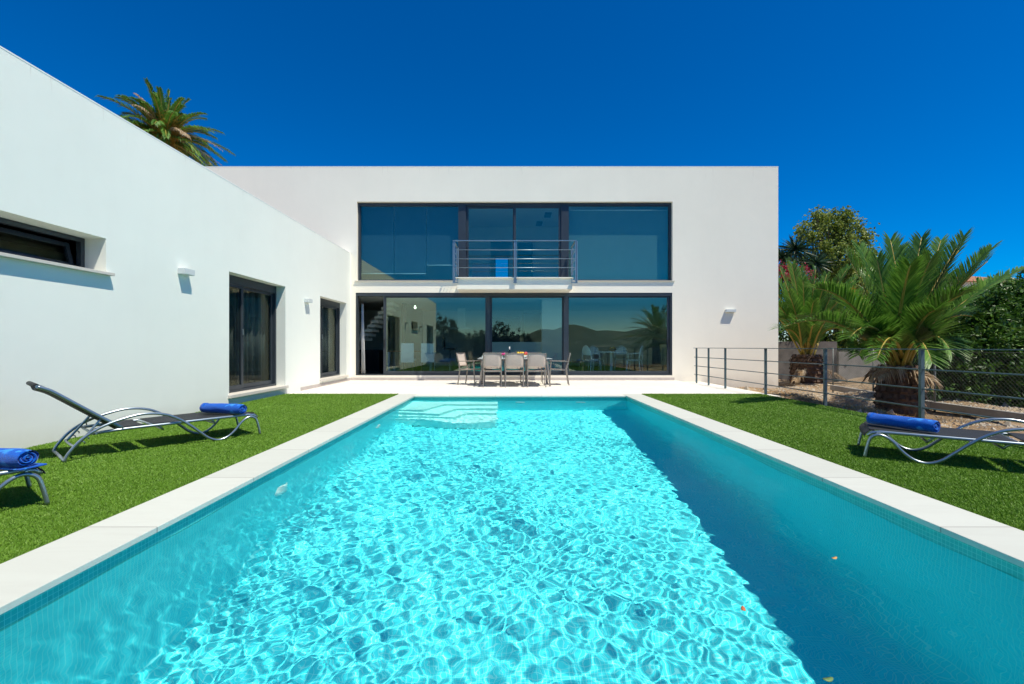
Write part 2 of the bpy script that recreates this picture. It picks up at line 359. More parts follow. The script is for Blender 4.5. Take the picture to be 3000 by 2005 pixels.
b=MB(); b.add([(X0,Y1,-.13),(X1,Y1,-.13),(X1,Y1,-.03),(X0,Y1,-.03)],[(0,1,2,3)]); b.add([(X1,Y0,-.13),(X0,Y0,-.13),(X0,Y0,-.03),(X1,Y0,-.03)],[(0,1,2,3)]); wb2=ST(b.build('shade_toned_waterline_tiles',M['shadebandY']))
# submerged corner steps: L-shaped treads nested in the far left corner
b=MB(); FB=floorz(9.5)
def prism(pts,zt,k):
    m=len(pts); pts=[(p[0]-(.002*k if p[0]>-.3 else 0),p[1]) for p in pts]
    b.add([(p[0],p[1],zt) for p in pts]+[(p[0],p[1],FB) for p in pts],[tuple(range(m))]+[(i+m,(i+1)%m+m,(i+1)%m,i) for i in range(m)])
def cur(P,n=5): return [(p.x,p.y) for p in smooth_pts([(x,y,0) for x,y in P],n)]
prism([(X0,Y1)]+cur([(X0,8.35),(-1.7,8.3),(-1.1,8.02),(-.6,7.98),(-.24,8.18)])+[(-.24,Y1)],-1.02,0)
prism([(X0,Y1)]+cur([(X0,8.42),(-1.5,8.35),(-.98,8.22)])+[(-.80,8.72),(-.24,8.72),(-.24,Y1)],-.78,1)
prism([(X0,Y1)]+cur([(X0,8.50),(-1.6,8.45),(-1.30,8.40)])+[(-1.05,9.06),(-.24,9.06),(-.24,Y1)],-.54,2)
prism([(X0,Y1),(X0,8.58),(-1.62,8.55),(-1.35,9.40),(-.24,9.40),(-.24,Y1)],-.30,3)
st=ST(b.build('pool_steps',M['tile_step']))
for o in (pf,pw,pe,st,wb1,wb2): o.cycles.is_caustics_receiver=True
# coping slabs
b=MB()
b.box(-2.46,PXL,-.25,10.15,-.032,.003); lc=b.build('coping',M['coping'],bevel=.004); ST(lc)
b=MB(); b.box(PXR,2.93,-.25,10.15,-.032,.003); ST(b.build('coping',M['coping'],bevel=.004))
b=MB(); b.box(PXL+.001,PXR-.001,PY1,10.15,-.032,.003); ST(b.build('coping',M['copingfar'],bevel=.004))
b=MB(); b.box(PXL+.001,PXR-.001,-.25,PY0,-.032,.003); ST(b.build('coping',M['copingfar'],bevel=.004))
# water
nx,ny=540,1130
gx=np.linspace(X0,X1,nx); gy=np.linspace(Y0,Y1,ny); XX,YY=np.meshgrid(gx,gy)
ZZ=np.zeros_like(XX); wr=np.random.default_rng(11)
def waves(lmin,lmax,n,curv,mod=None):
    Z=np.zeros_like(XX)
    for i in range(n):
        lam=lmin*(lmax/lmin)**wr.random(); k=2*math.pi/lam; th=wr.random()*2*math.pi; ph=wr.random()*2*math.pi
        a=curv/math.sqrt(n/2)/k**2
        dx,dy=math.cos(th),math.sin(th)
        # slow phase warping breaks up regular interference
        warp=.9*np.sin(XX*1.3*math.sin(ph*3)+YY*.9+ph)+.7*np.sin(YY*1.7*math.cos(ph*2)-XX*.8+2*ph)
        Z+=a*np.sin(k*(XX*dx+YY*dy)+ph+warp)
    return Z
amp=.85+.2*np.clip((1.2-XX)/3,0,1)
ZZ=waves(.07,.21,64,WC1)*amp+waves(.042,.07,56,WC2)*amp*(.6+.6*np.sin(XX*1.1+YY*.7+1)**2)+waves(.6,1.6,12,WC3)
# ring ripples from the return jet on the left wall
for (rx,ry,ra) in ((-1.5,4.2,.0012),(.35,2.15,.0007),(-.9,3.0,.0006)):
    r=np.hypot(XX-rx,YY-ry); ZZ+=ra*np.cos(r*38)*np.exp(-(r/.35)**2)
V=np.stack([XX,YY,ZW+ZZ],-1).reshape(-1,3)
idx=np.arange(nx*ny).reshape(ny,nx)
Fq=np.stack([idx[:-1,:-1],idx[:-1,1:],idx[1:,1:],idx[1:,:-1]],-1).reshape(-1,4)
wt=npmesh('water',V,Fq,M['water'],smooth=True); wt['kind']='structure'; wt.cycles.is_caustics_caster=True
# ------------------------------------------------------------ lawn, terrace, ground
SLOPEX=5.60
b=MB(); b.box(XW,-2.465,-2.6,10.15,-.06,.0); ST(b.build('lawn',M['turf']))
b=MB(); b.box(2.935,SLOPEX,-2.6,10.15,-.06,.0); ST(b.build('lawn',M['turf']))
b=MB(); b.box(-2.465,2.935,-2.6,-.255,-.06,-.002); ST(b.build('lawn',M['turf']))
def blades(x0,x1,y0,y1):
    # density falls with distance from the camera
    n=int((x1-x0)*(y1-y0)*52000)
    x=rng.uniform(x0,x1,n); y=rng.uniform(y0,y1,n); d=np.hypot(x,y)
    keep=rng.random(n)<np.clip(2.9/np.maximum(d,1.0),.22,1)**1.15
    # clumping and thin spots
    cl=.85+.15*np.sin(x*9+3*np.sin(y*4))*np.sin(y*8+2*np.sin(x*5)); keep&=rng.random(n)<cl
    # mask: outside view behind camera kept sparse
    keep&=~((y<.3)&(rng.random(n)>.25))
    x=x[keep];y=y[keep];d=d[keep];n=len(x)
    th=rng.uniform(0,2*math.pi,n); h=rng.uniform(.009,.018,n)*np.clip(.9+.03*d,1,1.2); wd=rng.uniform(.0013,.0026,n)*np.clip(d/3.0,1,3)
    lean=rng.uniform(.2,1.1,n)*h; la=rng.uniform(0,2*math.pi,n)*.6+.4+rng.normal(0,.6,n)
    cx,sx=np.cos(th)*wd,np.sin(th)*wd
    lx,ly=np.cos(la)*lean,np.sin(la)*lean
    z0=np.zeros(n)
    V=np.empty((n,4,3))
    V[:,0]=np.stack([x-cx,y-sx,z0],-1); V[:,1]=np.stack([x+cx,y+sx,z0],-1)
    V[:,2]=np.stack([x+cx*.75+lx*.45,y+sx*.75+ly*.45,h*.62],-1)
    V[:,3]=np.stack([x+lx,y+ly,h],-1)
    i=np.arange(n)[:,None]*4
    Fc=np.concatenate([i+0,i+1,i+2,i+3],1)
    return V.reshape(-1,3),Fc
for x0,x1,lbl in ((XW+.01,-2.47,0),(2.94,SLOPEX,1)):
    V,Fc=blades(x0,x1,-2.5,10.14)
    g=npmesh('grass',V,Fc,M['grass']); tag(g,'short green artificial grass covering the lawn '+('between the white wing and the pool' if lbl==0 else 'between the pool and the metal railing'),'grass',kind='stuff')
b=MB(); b.box(XW,5.25,10.152,YF,-.06,.0); ST(b.build('terrace',M['paving']))
b=MB(); b.box(5.252,6.05,10.152,YF,-.12,-.045); ST(b.build('path',M['paving']))
# ground sheet with a hole for the pool
def gz(x,y):
    if x<6.05 and y<14.4 and y>-3 and x>-20: return -.13
    if y<-3:
        d=-3-y; z=-.13-min(d,70)*.16
        return z
    z=-.30
    if x>5.9: z+= .10*math.sin(x*1.3+y*.7)*min(1,(x-5.9)/1.5)+.05*math.sin(x*3.1-y*2.3)*min(1,(x-5.9)/1.5)
    if 6.05<=x<6.8 and y>10: z=-.13-(x-6.05)*.18
    # small earth mound by the rail
    z+=.20*math.exp(-((x-6.9)**2/.5+(y-10.6)**2/2.5))
    z+=.0*(y)
    return z
gxs=sorted(set([-1500,-600,-250,-120,-60,-30,-20,-12,X0,0.001,X1,5.2,5.9,6.05]+[6.05+.25*i for i in range(1,48)]+[20,24,30,45,70,120,300,700,1500]))
gys=sorted(set([-1500,-700,-300,-150,-90,-73,-50,-30,-15,-8,-3.01,-3,Y0,5,Y1,14.39,14.41]+[4+.25*i for i in range(70)]+[24,30,40,60,100,200,500,1500]))
vs=[];fs=[]
for y in gys:
    for x in gxs: vs.append((x,y,gz(x,y)))
n_=len(gxs)
for j in range(len(gys)-1):
    for i in range(n_-1):
        cx=(gxs[i]+gxs[i+1])/2; cy=(gys[j]+gys[j+1])/2
        if X0<cx<X1 and Y0<cy<Y1: continue
        fs.append((j*n_+i,j*n_+i+1,(j+1)*n_+i+1,(j+1)*n_+i))
b=MB(); b.add(vs,fs,True)
m,nt,out=mat('dry_earth'); bb=N(nt,'ShaderNodeBsdfPrincipled'); p=pos(nt)
n1=noise(nt,1.1,6,.65,p); n2=noise(nt,28,5,.7,p)
c=ramp(nt,n1.outputs[0],[(.3,(.17,.11,.06)),(.5,(.34,.24,.15)),(.7,(.50,.41,.30))])
c=mixc(nt,ramp(nt,n2.outputs[0],[(.45,0),(.7,.55)]),c,(.13,.09,.06))
n3=noise(nt,.05,4,.6,p); gg=N(nt,'ShaderNodeSeparateXYZ'); L(nt,N(nt,'ShaderNodeNewGeometry').outputs['Position'],gg.inputs[0])
lt=N(nt,'ShaderNodeMapRange'); L(nt,gg.outputs[1],lt.inputs[0]); lt.inputs[1].default_value=-2.7; lt.inputs[2].default_value=-4
c=mixc(nt,lt.outputs[0],c,(.03,.05,.02))
L(nt,c,bb.inputs['Base Color']); bb.inputs['Roughness'].default_value=1; bb.inputs['Specular IOR Level'].default_value=.1
bp=N(nt,'ShaderNodeBump'); bp.inputs['Strength'].default_value=1; bp.inputs['Distance'].default_value=.03; L(nt,n2.outputs[0],bp.inputs['Height']); L(nt,bp.outputs[0],bb.inputs['Normal'])
L(nt,bb.outputs[0],out.inputs[0]); M['earth']=m
ST(b.build('ground',m))
# hills far behind the camera (seen mirrored in the panes)
m,nt,out=mat('scrub_hillside'); bb=N(nt,'ShaderNodeBsdfPrincipled'); p=pos(nt); n1=noise(nt,.045,10,.75,p)
L(nt,ramp(nt,n1.outputs[0],[(.35,(.02,.045,.03)),(.52,(.06,.09,.06)),(.68,(.22,.22,.18))]),bb.inputs['Base Color']); bb.inputs['Roughness'].default_value=1; L(nt,bb.outputs[0],out.inputs[0])
vs=[];fs=[]; nxh,nyh=260,20
def ridge(x):
    pk=[(-900,10,200),(-420,9,120),(-150,5,60),(-30,4,30),(77,17,30),(45,11,24),(118,9,22),(185,15,32),(290,11,60),(470,20,90),(800,25,200)]
    return 12.5+max(h*math.exp(-((x-c)/s)**2) for c,h,s in pk)+.9*math.sin(x*.06)+.5*math.sin(x*.17+1)+.35*math.sin(x*.41)+.25*math.sin(x*.9+2)
for j in range(nyh+1):
    t=j/nyh; y=-260-380*t
    for i in range(nxh+1):
        x=-1000+2000*i/nxh; prof=math.sin(min(1,t*1.25)*math.pi/2)
        vs.append((x,y,-12+(ridge(x)+12)*prof+.8*math.sin(x*.08+j)*prof*(1-t)))
for j in range(nyh):
    for i in range(nxh): a=j*(nxh+1)+i; fs.append((a,a+1,a+nxh+2,a+nxh+1))
b=MB(); b.add(vs,fs,True); ST(b.build('hills',m))
# ------------------------------------------------------------ house
house=empty('house',(0,0,0)); tag(house,'white two storey modern villa with long flat-roofed wing and wide dark-framed glazing','house')
YI=YF+.32
UP=(-4.807,5.145,3.134,5.634); LO=(-4.846,5.137,.156,2.763)
b=MB(); wallgrid(b,-12,8.475,-.5,6.725,[UP,LO],YF,YI,lambda u,w_,v:(u,w_,v)); b.build('facade_wall',M['plaster_warm'],house)
WIN=(4.10,5.644,1.967,2.395); D1=(8.12,10.165,.19,2.40); D2=(12.03,13.97,.19,2.40); D3=(-1.1,1.3,.19,2.40); W4=(2.72,2.86,.6,2.40)
b=MB(); wallgrid(b,-2.2,YF-.001,-.12,3.99,[WIN,D1,D2,D3,W4],XW,XW-.36,lambda u,w_,v:(w_,u,v)); b.build('wing_wall',M['plaster'],house)
b=MB(); b.box(-12,XW-.361,-2.2,-1.85,-.12,3.99); b.box(-12,-11.65,-1.849,YF-.001,-.12,3.99); b.build('wing_rear_wall',M['plaster'],house)
b=MB(); b.box(-11.649,XW-.361,-1.849,YF-.002,3.5,3.72); b.build('wing_roof',M['concrete'],house)
b=MB(); b.box(-11.649,XW-.361,-1.849,YF-.002,-.1,.17); b.build('wing_floor',M['dark_floor'],house)
# main volume shell
YB=22.0
b=MB(); b.box(8.115,8.475,YI+.001,YB,-.5,6.725); b.box(-12,-11.64,YI+.001,YB,-.5,6.725)
RW=(-.72,-.02,4.15,5.42)
wallgrid(b,-12,8.475,-.5,6.725,[RW],YB+.001,YB+.36,lambda u,w_,v:(u,w_,v)); b.build('outer_wall',M['plaster_warm'],house)
b=MB(); b.box(-11.639,8.114,YI+.002,YB-.001,6.05,6.35); b.build('roof',M['ceil'],house)
b=MB(); b.box(-11.639,8.114,YI+.002,YB-.001,2.80,3.10); b.build('upper_floor',M['ceil'],house)
b=MB(); b.box(-11.639,8.114,YI+.002,YB-.001,-.1,.155); b.build('ground_floor',M['dark_floor'],house)
b=MB(); b.box(-12.003,8.479,YF-.0025,YI+.01,6.726,6.745); b.build('parapet_cap',M['cap'],house)
b=MB(); b.box(XW-.365,XW+.0025,-2.204,YF-.006,3.991,4.008); b.build('parapet_cap',M['cap'],house)
b=MB(); b.box(XW+.013,5.2,YF-.012,YF-.001,.001,.085); b.box(XW+.001,XW+.012,10.9,YF-.013,.001,.085); b.build('plinth',M['plinth'],house)
# sills
b=MB(); b.box(UP[0]-.06,-1.605,YF-.048,YF+.2,UP[2]-.012,UP[2]+.006); b.build('window_sill',M['stone_sill'],house,.002); b=MB(); b.box(1.915,UP[1]+.06,YF-.048,YF+.2,UP[2]-.012,UP[2]+.006); b.build('window_sill',M['stone_sill'],house,.002)
b=MB(); b.box(XW-.3,XW+.07,WIN[0]-.05,WIN[1]+.05,WIN[2]-.03,WIN[2]+.004); b.build('window_sill',M['stone_sill'],house,.002)
for D in (D1,D2,D3):
    b=MB(); b.box(XW-.3,XW+.055,D[0]-.035,D[1]+.035 if D is not D2 else D[1]+.03,D[2]-.055,D[2]+.003); b.build('door_sill',M['stone_sill'],house,.003)
# window helper : frame in XZ plane at depth y
def fr(b,x0,x1,z0,z1,y0,y1,w,wb=None,wt=None):
    wb=w if wb is None else wb; wt=w if wt is None else wt
    b.box(x0,x0+w,y0,y1,z0,z1); b.box(x1-w,x1,y0,y1,z0,z1)
    b.box(x0+w,x1-w,y0+.001,y1-.001,z0,z0+wb); b.box(x0+w,x1-w,y0+.001,y1-.001,z1-wt,z1)
def pane(x0,x1,z0,z1,y,parent,m='glass'):
    b=MB(); b.box(x0,x1,y,y+.008,z0,z1); return b.build('pane',M[m],parent)
def uX(x,Y=YF+.16): return PX(x,Y)
YW=YF+.16   # glazing plane upstairs
# upstairs outer frame and mullions
e=.004
xs=[UP[0]+.035+e, uX(1052),uX(1070), uX(1284),uX(1301), UP[1]-.07]
wf=MB(); fr(wf,UP[0]+e,UP[1]-e,UP[2]+.007,UP[3]-e,YW-.05,YW+.06,.07,.05,.09)
wf.box(uX(1050.5),uX(1068),YW-.075,YW+.06,UP[2]+.06,UP[3]-.096); wf.box(uX(1285),uX(1302.5),YW-.075,YW+.06,UP[2]+.06,UP[3]-.096)
win=wf.build('window',M['frame'],house,.003)
ZA,ZB=UP[2]+.058,UP[3]-.095
pane(UP[0]+.075,uX(1050.4),ZA,ZB,YW,win); pane(uX(1302.6),UP[1]-.075,ZA,ZB,YW,win)
for a,c,hx in ((uX(1068.1),uX(1180.5),1),(uX(1176.5),uX(1284.9),0)):
    d=MB(); yy=YW-.04+ (.045 if hx else 0); fr(d,a,c,ZA,ZB,yy,yy+.04,.075,.06,.07)
    dd=d.build('sliding_door',M['frame'],house,.002); pane(a+.076,c-.076,ZA+.06,ZB-.07,yy+.016,dd)
    hb=MB(); hx_=a+.03 if hx else c-.03; hb.box(hx_-.012,hx_+.012,yy-.03,yy-.002,4.05,4.25); hb.build('handle',M['blackplastic'],dd,.003)
# downstairs
YL=YF+.06
wf=MB(); fr(wf,LO[0]+e,LO[1]-e,LO[2]+e,LO[3]-e,YL-.05,YL+.12,.055,.03,.10)
lX=lambda x: PX(x,YL)
wf.box(lX(1115),lX(1123.5),YL-.02,YL+.12,LO[2]+.035,LO[3]-.105); wf.box(lX(1291),lX(1300.5),YL-.045,YL+.12,LO[2]+.035,LO[3]-.105)
win=wf.build('window',M['frame'],house,.003)
ZA,ZB=LO[2]+.035,LO[3]-.105
def leaf(a,c,y,wb=.10,handle=None):
    d=MB(); fr(d,a,c,ZA,ZB,y,y+.045,.085,wb,.045); dd=d.build('sliding_door',M['frame'],house,.002)
    pane(a+.086,c-.086,ZA+wb,ZB-.045,y+.018,dd)
    if handle:
        hb=MB(); hb.box(handle-.014,handle+.014,y-.025,y-.002,1.05,1.3); hb.build('handle',M['blackplastic'],dd,.003)
leaf(lX(878.5),lX(1118),YL-.005,handle=lX(881.5)); leaf(lX(1121),lX(1294),YL+.05); leaf(lX(1297),LO[1]-.06,YL-.005,handle=LO[1]-.10)
# wing glazing in YZ plane
def fry(b,y0,y1,z0,z1,x0,x1,w,wb=None,wt=None):
    wb=w if wb is None else wb; wt=w if wt is None else wt
    b.box(x0,x1,y0,y0+w,z0,z1); b.box(x0,x1,y1-w,y1,z0,z1); b.box(x0+.001,x1-.001,y0+w,y1-w,z0,z0+wb); b.box(x0+.001,x1-.001,y0+w,y1-w,z1-wt,z1)
XG=XW-.20
curtains=[]
for k,(D,yc) in enumerate(((D1,8.86),(D2,12.62),(D3,0.1))):
    b=MB(); fry(b,D[0]+e,D[1]-e,D[2]+.006,D[3]-e,XG-.10,XG,.05,.04,.16); wn=b.build('window',M['frame'],house,.002)
    for a,c,xx in ((D[0]+.056,yc+.06,XG-.05),(yc-.05,D[1]-.056,XG-.095)):
        d=MB(); fry(d,a,c,D[2]+.05,D[3]-.166,xx,xx+.04,.07,.08,.05); dd=d.build('sliding_door',M['frame'],house,.002)
        q=MB(); q.box(xx+.015,xx+.022,a+.071,c-.071,D[2]+.13,D[3]-.217); q.build('pane',M['glass_dark'],dd)
        if xx>XG-.06: q=MB(); q.box(xx+.041,xx+.06,c-.05,c-.02,1.28,1.40); q.build('handle',M['alu'],dd,.002)
    # wavy net curtain inside
    pts=[]; n=120; vs=[];fs=[]
    for i in range(n+1):
        y=D[0]-.1+(D[1]-D[0]+.2)*i/n; x=XG-.24-.035*math.sin(i*.9)-.02*math.sin(i*.37)
        vs+=[(x,y,.2),(x,y,2.5)]
    fs=[(2*i,2*i+2,2*i+3,2*i+1) for i in range(n)]
    q=MB(); q.add(vs,fs,True); cu=q.build('curtain',M['curtain']); s_=cu.modifiers.new('t','SOLIDIFY'); s_.thickness=.004
    tag(cu,['patterned dark net curtain behind the nearer tall wing door','patterned dark net curtain behind the wing door beside the facade corner','patterned net curtain behind the wing door behind the camera'][k],'curtain','net curtains in the wing doors')
b=MB(); fry(b,WIN[0]+e,WIN[1]-e,WIN[2]+.005,WIN[3]-e,XW-.32,XW-.26,.05); wn=b.build('window',M['frame'],house,.002)
# tilted hopper sash
b=MB(); fry(b,WIN[0]+.06,WIN[1]-.06,WIN[2]+.06,WIN[3]-.06,-.04,0,.05)
sash=b.build('window_sash',M['frame'],house,.002); sash.location=(XW-.33,0,0)
q=MB(); q.box(-.025,-.018,WIN[0]+.111,WIN[1]-.111,WIN[2]+.111,WIN[3]-.111); q.build('pane',M['glass_dark'],sash)
zc=WIN[2]+.06; sash.rotation_euler=(0,R(-14),0); sash.location=(XW-.33+zc*math.sin(R(14)),0,zc-zc*math.cos(R(14)))
b=MB(); fry(b,W4[0]+.002,W4[1]-.002,W4[2]+.002,W4[3]-.002,XW-.3,XW-.2,.02); b.build('window',M['frame'],house)
# balcony: slab, railing
b=MB(); b.box(-1.555,1.865,13.50,YF-.001,2.763,3.085); b.box(-1.595,1.905,13.44,YF+.18,3.086,3.112); bal=b.build('balcony',M['plaster_warm'],house,.003)
b=MB(); rx0,rx1,ry=-1.645,1.955,13.40; zt=4.18
for p,q in (((rx0,YF,zt),(rx0,ry,zt)),((rx0-.02,ry,zt),(rx1+.02,ry,zt)),((rx1,ry,zt),(rx1,YF,zt))): b.bar(p,q,.045,.02)
for z in (3.91,3.647,3.387):
    b.tube([(rx0,YF-.03,z),(rx0,ry,z)],.009,6); b.tube([(rx0,ry,z),(rx1,ry,z)],.009,6); b.tube([(rx1,ry,z),(rx1,YF-.03,z)],.009,6)
for x,y in ((rx0,ry),(.155,ry),(rx1,ry),(rx0,YF-.05),(rx1,YF-.05)):
    b.bar((x,y,2.93 if y<14 else 3.3),(x,y,zt-.012),.012,.045,(1,0,0)); b.bar((x+.03,y,2.93 if y<14 else 3.3),(x+.03,y,zt-.012),.012,.045,(1,0,0))
for x in (-1.56,.17,1.87):
    b.bar((x-.05,13.43,2.96),(x+.05,13.43,2.96),.05,.03); b.bar((x-.05,13.43,3.03),(x+.05,13.43,3.03),.05,.03)
    for dx in (-.03,.03):
        for z in (2.965,3.025): b.tube([(x+dx,13.40,z),(x+dx,13.43,z)],.018,8)
for a in ((rx0,ry,2.95,-1.6),(rx1,ry,2.95,1.9)): b.bar((a[0],a[1],a[2]),(a[3],13.44,a[2]),.03,.03)
b.build('balcony_railing',M['chrome'],house)
# ------------------------------------------------------------ wall lamps
def wlamp(loc,axis,label):
    b=MB()
    if axis=='X': b.box(0,.112,0,.22,-.0435,.0435)
    else: b.box(-.15,.15,-.112,0,-.0435,.0435)
    r=empty('wall_lamp',loc); b.build('lamp_body',M['lampbody'],r,.003)
    q=MB()
    if axis=='X': q.box(.012,.1,.012,.208,-.049,-.044)
    else: q.box(-.138,.138,-.1,-.012,-.049,-.044)
    q.build('diffuser',M['white_plastic'],r)
    tag(r,label,'wall lamp','box lamps on the white walls')
wlamp((XW+.001,6.86,2.20),'X','white box lamp on the wing wall between the slot window and tall door')
wlamp((XW+.001,(5215/(1167-697)),2.19),'X','white box lamp on the wing wall between the two tall doors')
wlamp((XW+.001,3.35,2.19),'X','white box lamp on the wing wall beside the camera')
wlamp((XW+.001,-1.7,2.19),'X','white box lamp at the rear end of the wing wall')
wlamp((PX(1672,YF),YF-.001,2.19),'Y','white box lamp on the facade right of the big windows')
# ------------------------------------------------------------ interiors
b=MB(); b.box(-.70,1.20,17,17.15,.156,1.19); b.box(-.72,1.22,16.95,17.2,1.191,1.235); b.build('kitchen_counter',M['inner'],house)
b=MB(); b.box(1.21,2.02,16.9,17.25,.156,2.798); b.build('interior_pillar',M['inner'],house)
b=MB(); b.box(-.9,.45,19.0,19.6,.156,2.3); b.box(.6,1.5,19.0,19.6,.156,2.5); cab=tag(b.build('kitchen_cabinet',M['panel']),'dark kitchen cabinet block behind the white counter indoors','cabinet')
b=MB(); b.box(-11.6,8.1,YB-.12,YB-.02,.156,2.799); b.build('interior_wall',M['inner'],house)
b=MB(); b.box(-4.3,-4.15,18.2,YB-.13,.156,2.799); b.build('interior_wall',M['panel'],house)
# stair
b=MB()
for i in range(9):
    x=-5.75+.135*i; z=1.30+.165*i
    b.box(x,x+.3,17.1,18.1,z,z+.10); b.box(x+.135+.0,x+.165,17.11,18.09,z+.101,z+.264)
b.build('staircase',M['inner'],house)
# white sliding-door screen edge / curtain in the open gap
b=MB(); vs=[];n=24
for i in range(n+1):
    vs+=[(-4.80+.12*i/n,14.78+.02*math.sin(i*1.6),.2),(-4.80+.06*i/n,14.78+.02*math.sin(i*1.6),2.45)]
b.add(vs,[(2*i,2*i+2,2*i+3,2*i+1) for i in range(n)],True); cu=b.build('curtain',M['inner']); s_=cu.modifiers.new('t','SOLIDIFY'); s_.thickness=.01
tag(cu,'narrow white curtain in the open gap of the ground floor door','curtain')
b=MB(); b.box(-6.2,-5.0,17.4,18.0,.157,.95); tag(b.build('sideboard',M['panel'],None,.01),'black sideboard under the white staircase indoors','sideboard')
# extractor hood and shelf on the back wall
r=empty('extractor_hood',(-2.15,20.6,0)); b=MB(); b.box(-.18,.18,-.15,.15,1.95,2.79); b.build('chimney',M['white_plastic'],r); b=MB(); b.box(-.5,.5,-.25,.25,1.83,1.949); b.build('hood_body',M['white_plastic'],r,.01)
tag(r,'pale kitchen extractor hood on the back wall left of the counter','extractor hood')
# bar stool
def stool(loc,rz,label):
    r=empty('bar_stool',loc,rz); b=MB(); b.lathe([(0,0),(.22,0),(.22,.012),(.03,.03),(.028,.78),(0,.78)],24); b.build('stem',M['alu'],r)
    b=MB(); b.box(-.2,.2,-.2,.2,.79,.86); b.build('seat',M['blackplastic'],r,.03)
    b=MB(); b.box(-.2,.2,-.24,-.18,.86,1.22); b.build('backrest',M['blackplastic'],r,.03)
    tag(r,label,'bar stool','black bar stools at the kitchen counter')
stool((-2.05,15.7,.156),R(-90),'black bar stool with square backrest behind the left glass door'); 
# white dining set inside right
def roundchair(loc,rz,label):
    r=empty('dining_chair',loc,rz)
    b=MB()
    for sx in (-1,1):
        for sy in (-1,1): 
            q=MB(); q.tube([(sx*.19,sy*.19,.44),(sx*.23,sy*.24,0)],.017,8); q.build('leg',M['white_plastic'],r)
    b=MB(); b.lathe([(0,.43),(.2,.43),(.235,.445),(.22,.465),(0,.455)],20); b.build('seat',M['white_plastic'],r)
    b=MB(); arc=[(.235*math.cos(t),-.2-.06*math.sin(t)*1,.46+.47*math.sin(t)**.7 if math.sin(t)>0 else .46) for t in [math.pi*k/14 for k in range(15)]]
    b.tube(arc,.018,8); 
    n=10; vs=[]
    for i in range(n+1):
        x=-.2+.4*i/n; h=.46+.44*math.sqrt(max(0,1-(x/.225)**2))**.7
        vs+=[(x,-.215-.03*(1-(x/.2)**2),.62),(x,-.225-.045*(1-(x/.2)**2),max(.63,h))]
    b.add(vs,[(2*i,2*i+2,2*i+3,2*i+1) for i in range(n)],True)
    o=b.build('backrest',M['white_plastic'],r)
    for sx in (-1,1):
        b=MB(); b.tube([(sx*.225,-.2,.68),(sx*.25,.02,.68),(sx*.24,.16,.66),(sx*.2,.18,.46)],.014,6)
        b.build('armrest',M['white_plastic'],r)
    tag(r,label,'chair','white round-backed chairs at the indoor table')
tx,ty=3.51,15.7
roundchair((tx-.72,ty-.25,.156),R(-60),'white round-backed chair at the indoor table, nearest the middle window frame')
roundchair((tx+.74,ty-.25,.156),R(62),'white round-backed chair at the indoor table, right front')
roundchair((tx-.35,ty+.85,.156),R(-165),'white round-backed chair behind the indoor table, left')
roundchair((tx+.55,ty+.85,.156),R(165),'white round-backed chair behind the indoor table, right')
r=empty('dining_table',(tx,ty,.156)); b=MB(); b.lathe([(0,.71),(.52,.71),(.53,.725),(.52,.74),(0,.74)],32); b.build('tabletop',M['white_plastic'],r)
b=MB(); b.lathe([(0,0),(.28,0),(.27,.02),(.05,.05),(.04,.709),(0,.709)],20); b.build('pedestal',M['white_plastic'],r); tag(r,'round white pedestal table indoors behind the right window','table')
r=empty('fruit_bowl',(tx+.05,ty,.897)); b=MB(); b.lathe([(0,0),(.07,0),(.14,.07),(.15,.1),(.14,.1),(.07,.02)],20); b.build('bowl',M['panel'],r)
b=MB()
for k in range(6): a=k*1.05; b.lathe([(.0,-.035),(.03,-.02),(.037,0),(.03,.02),(0,.035)],10,(.07*math.cos(a),.07*math.sin(a),.1+.02*(k%2)))
b.build('fruit',simple('orange_fruit',(.6,.25,.03)),r); tag(r,'dark bowl of fruit on the indoor white table','bowl')
b=MB(); b.box(-.32,.32,-.25,.25,.38,.42)
r=empty('side_table',(2.15,15.3,.156)); b.build('tabletop',M['wood'],r,.004)
for sx in (-1,1):
    for sy in (-1,1): q=MB(); q.box(sx*.28-.025,sx*.28+.025,sy*.21-.025,sy*.21+.025,0,.379); q.build('leg',M['wood'],r)
tag(r,'low wooden side table behind the middle window frame','side table')
# sofa / white boxes left
r=empty('dining_table',(-3.55,16.6,.156)); b=MB(); b.box(-.8,.8,-.45,.45,.72,.76); b.build('tabletop',M['wood'],r,.004)
for sx in (-1,1):
    for sy in (-1,1): q=MB(); q.box(sx*.74-.03,sx*.74+.03,sy*.39-.03,sy*.39+.03,0,.719); q.build('leg',M['inner'],r)
tag(r,'rectangular indoor dining table behind the left glass door','table')
def slab_chair(loc,rz,label):
    r=empty('dining_chair',loc,rz); b=MB(); b.box(-.22,.22,-.24,.22,.42,.48); b.build('seat',M['inner'],r,.01)
    b=MB(); b.box(-.22,.22,-.26,-.2,.36,1.02); b.build('backrest',M['inner'],r,.015)
    for sx in (-1,1):
        for sy in (-1,1): q=MB(); q.box(sx*.19-.02,sx*.19+.02,sy*.2-.02,sy*.2+.02,0,.42); q.build('leg',M['wood'],r)
    tag(r,label,'chair','cream high-backed chairs at the indoor table')
slab_chair((-3.5,15.85,.156),0,'cream high-backed chair indoors, left of its pair'); slab_chair((-2.85,15.9,.156),R(8),'cream high-backed chair indoors, right of its pair')
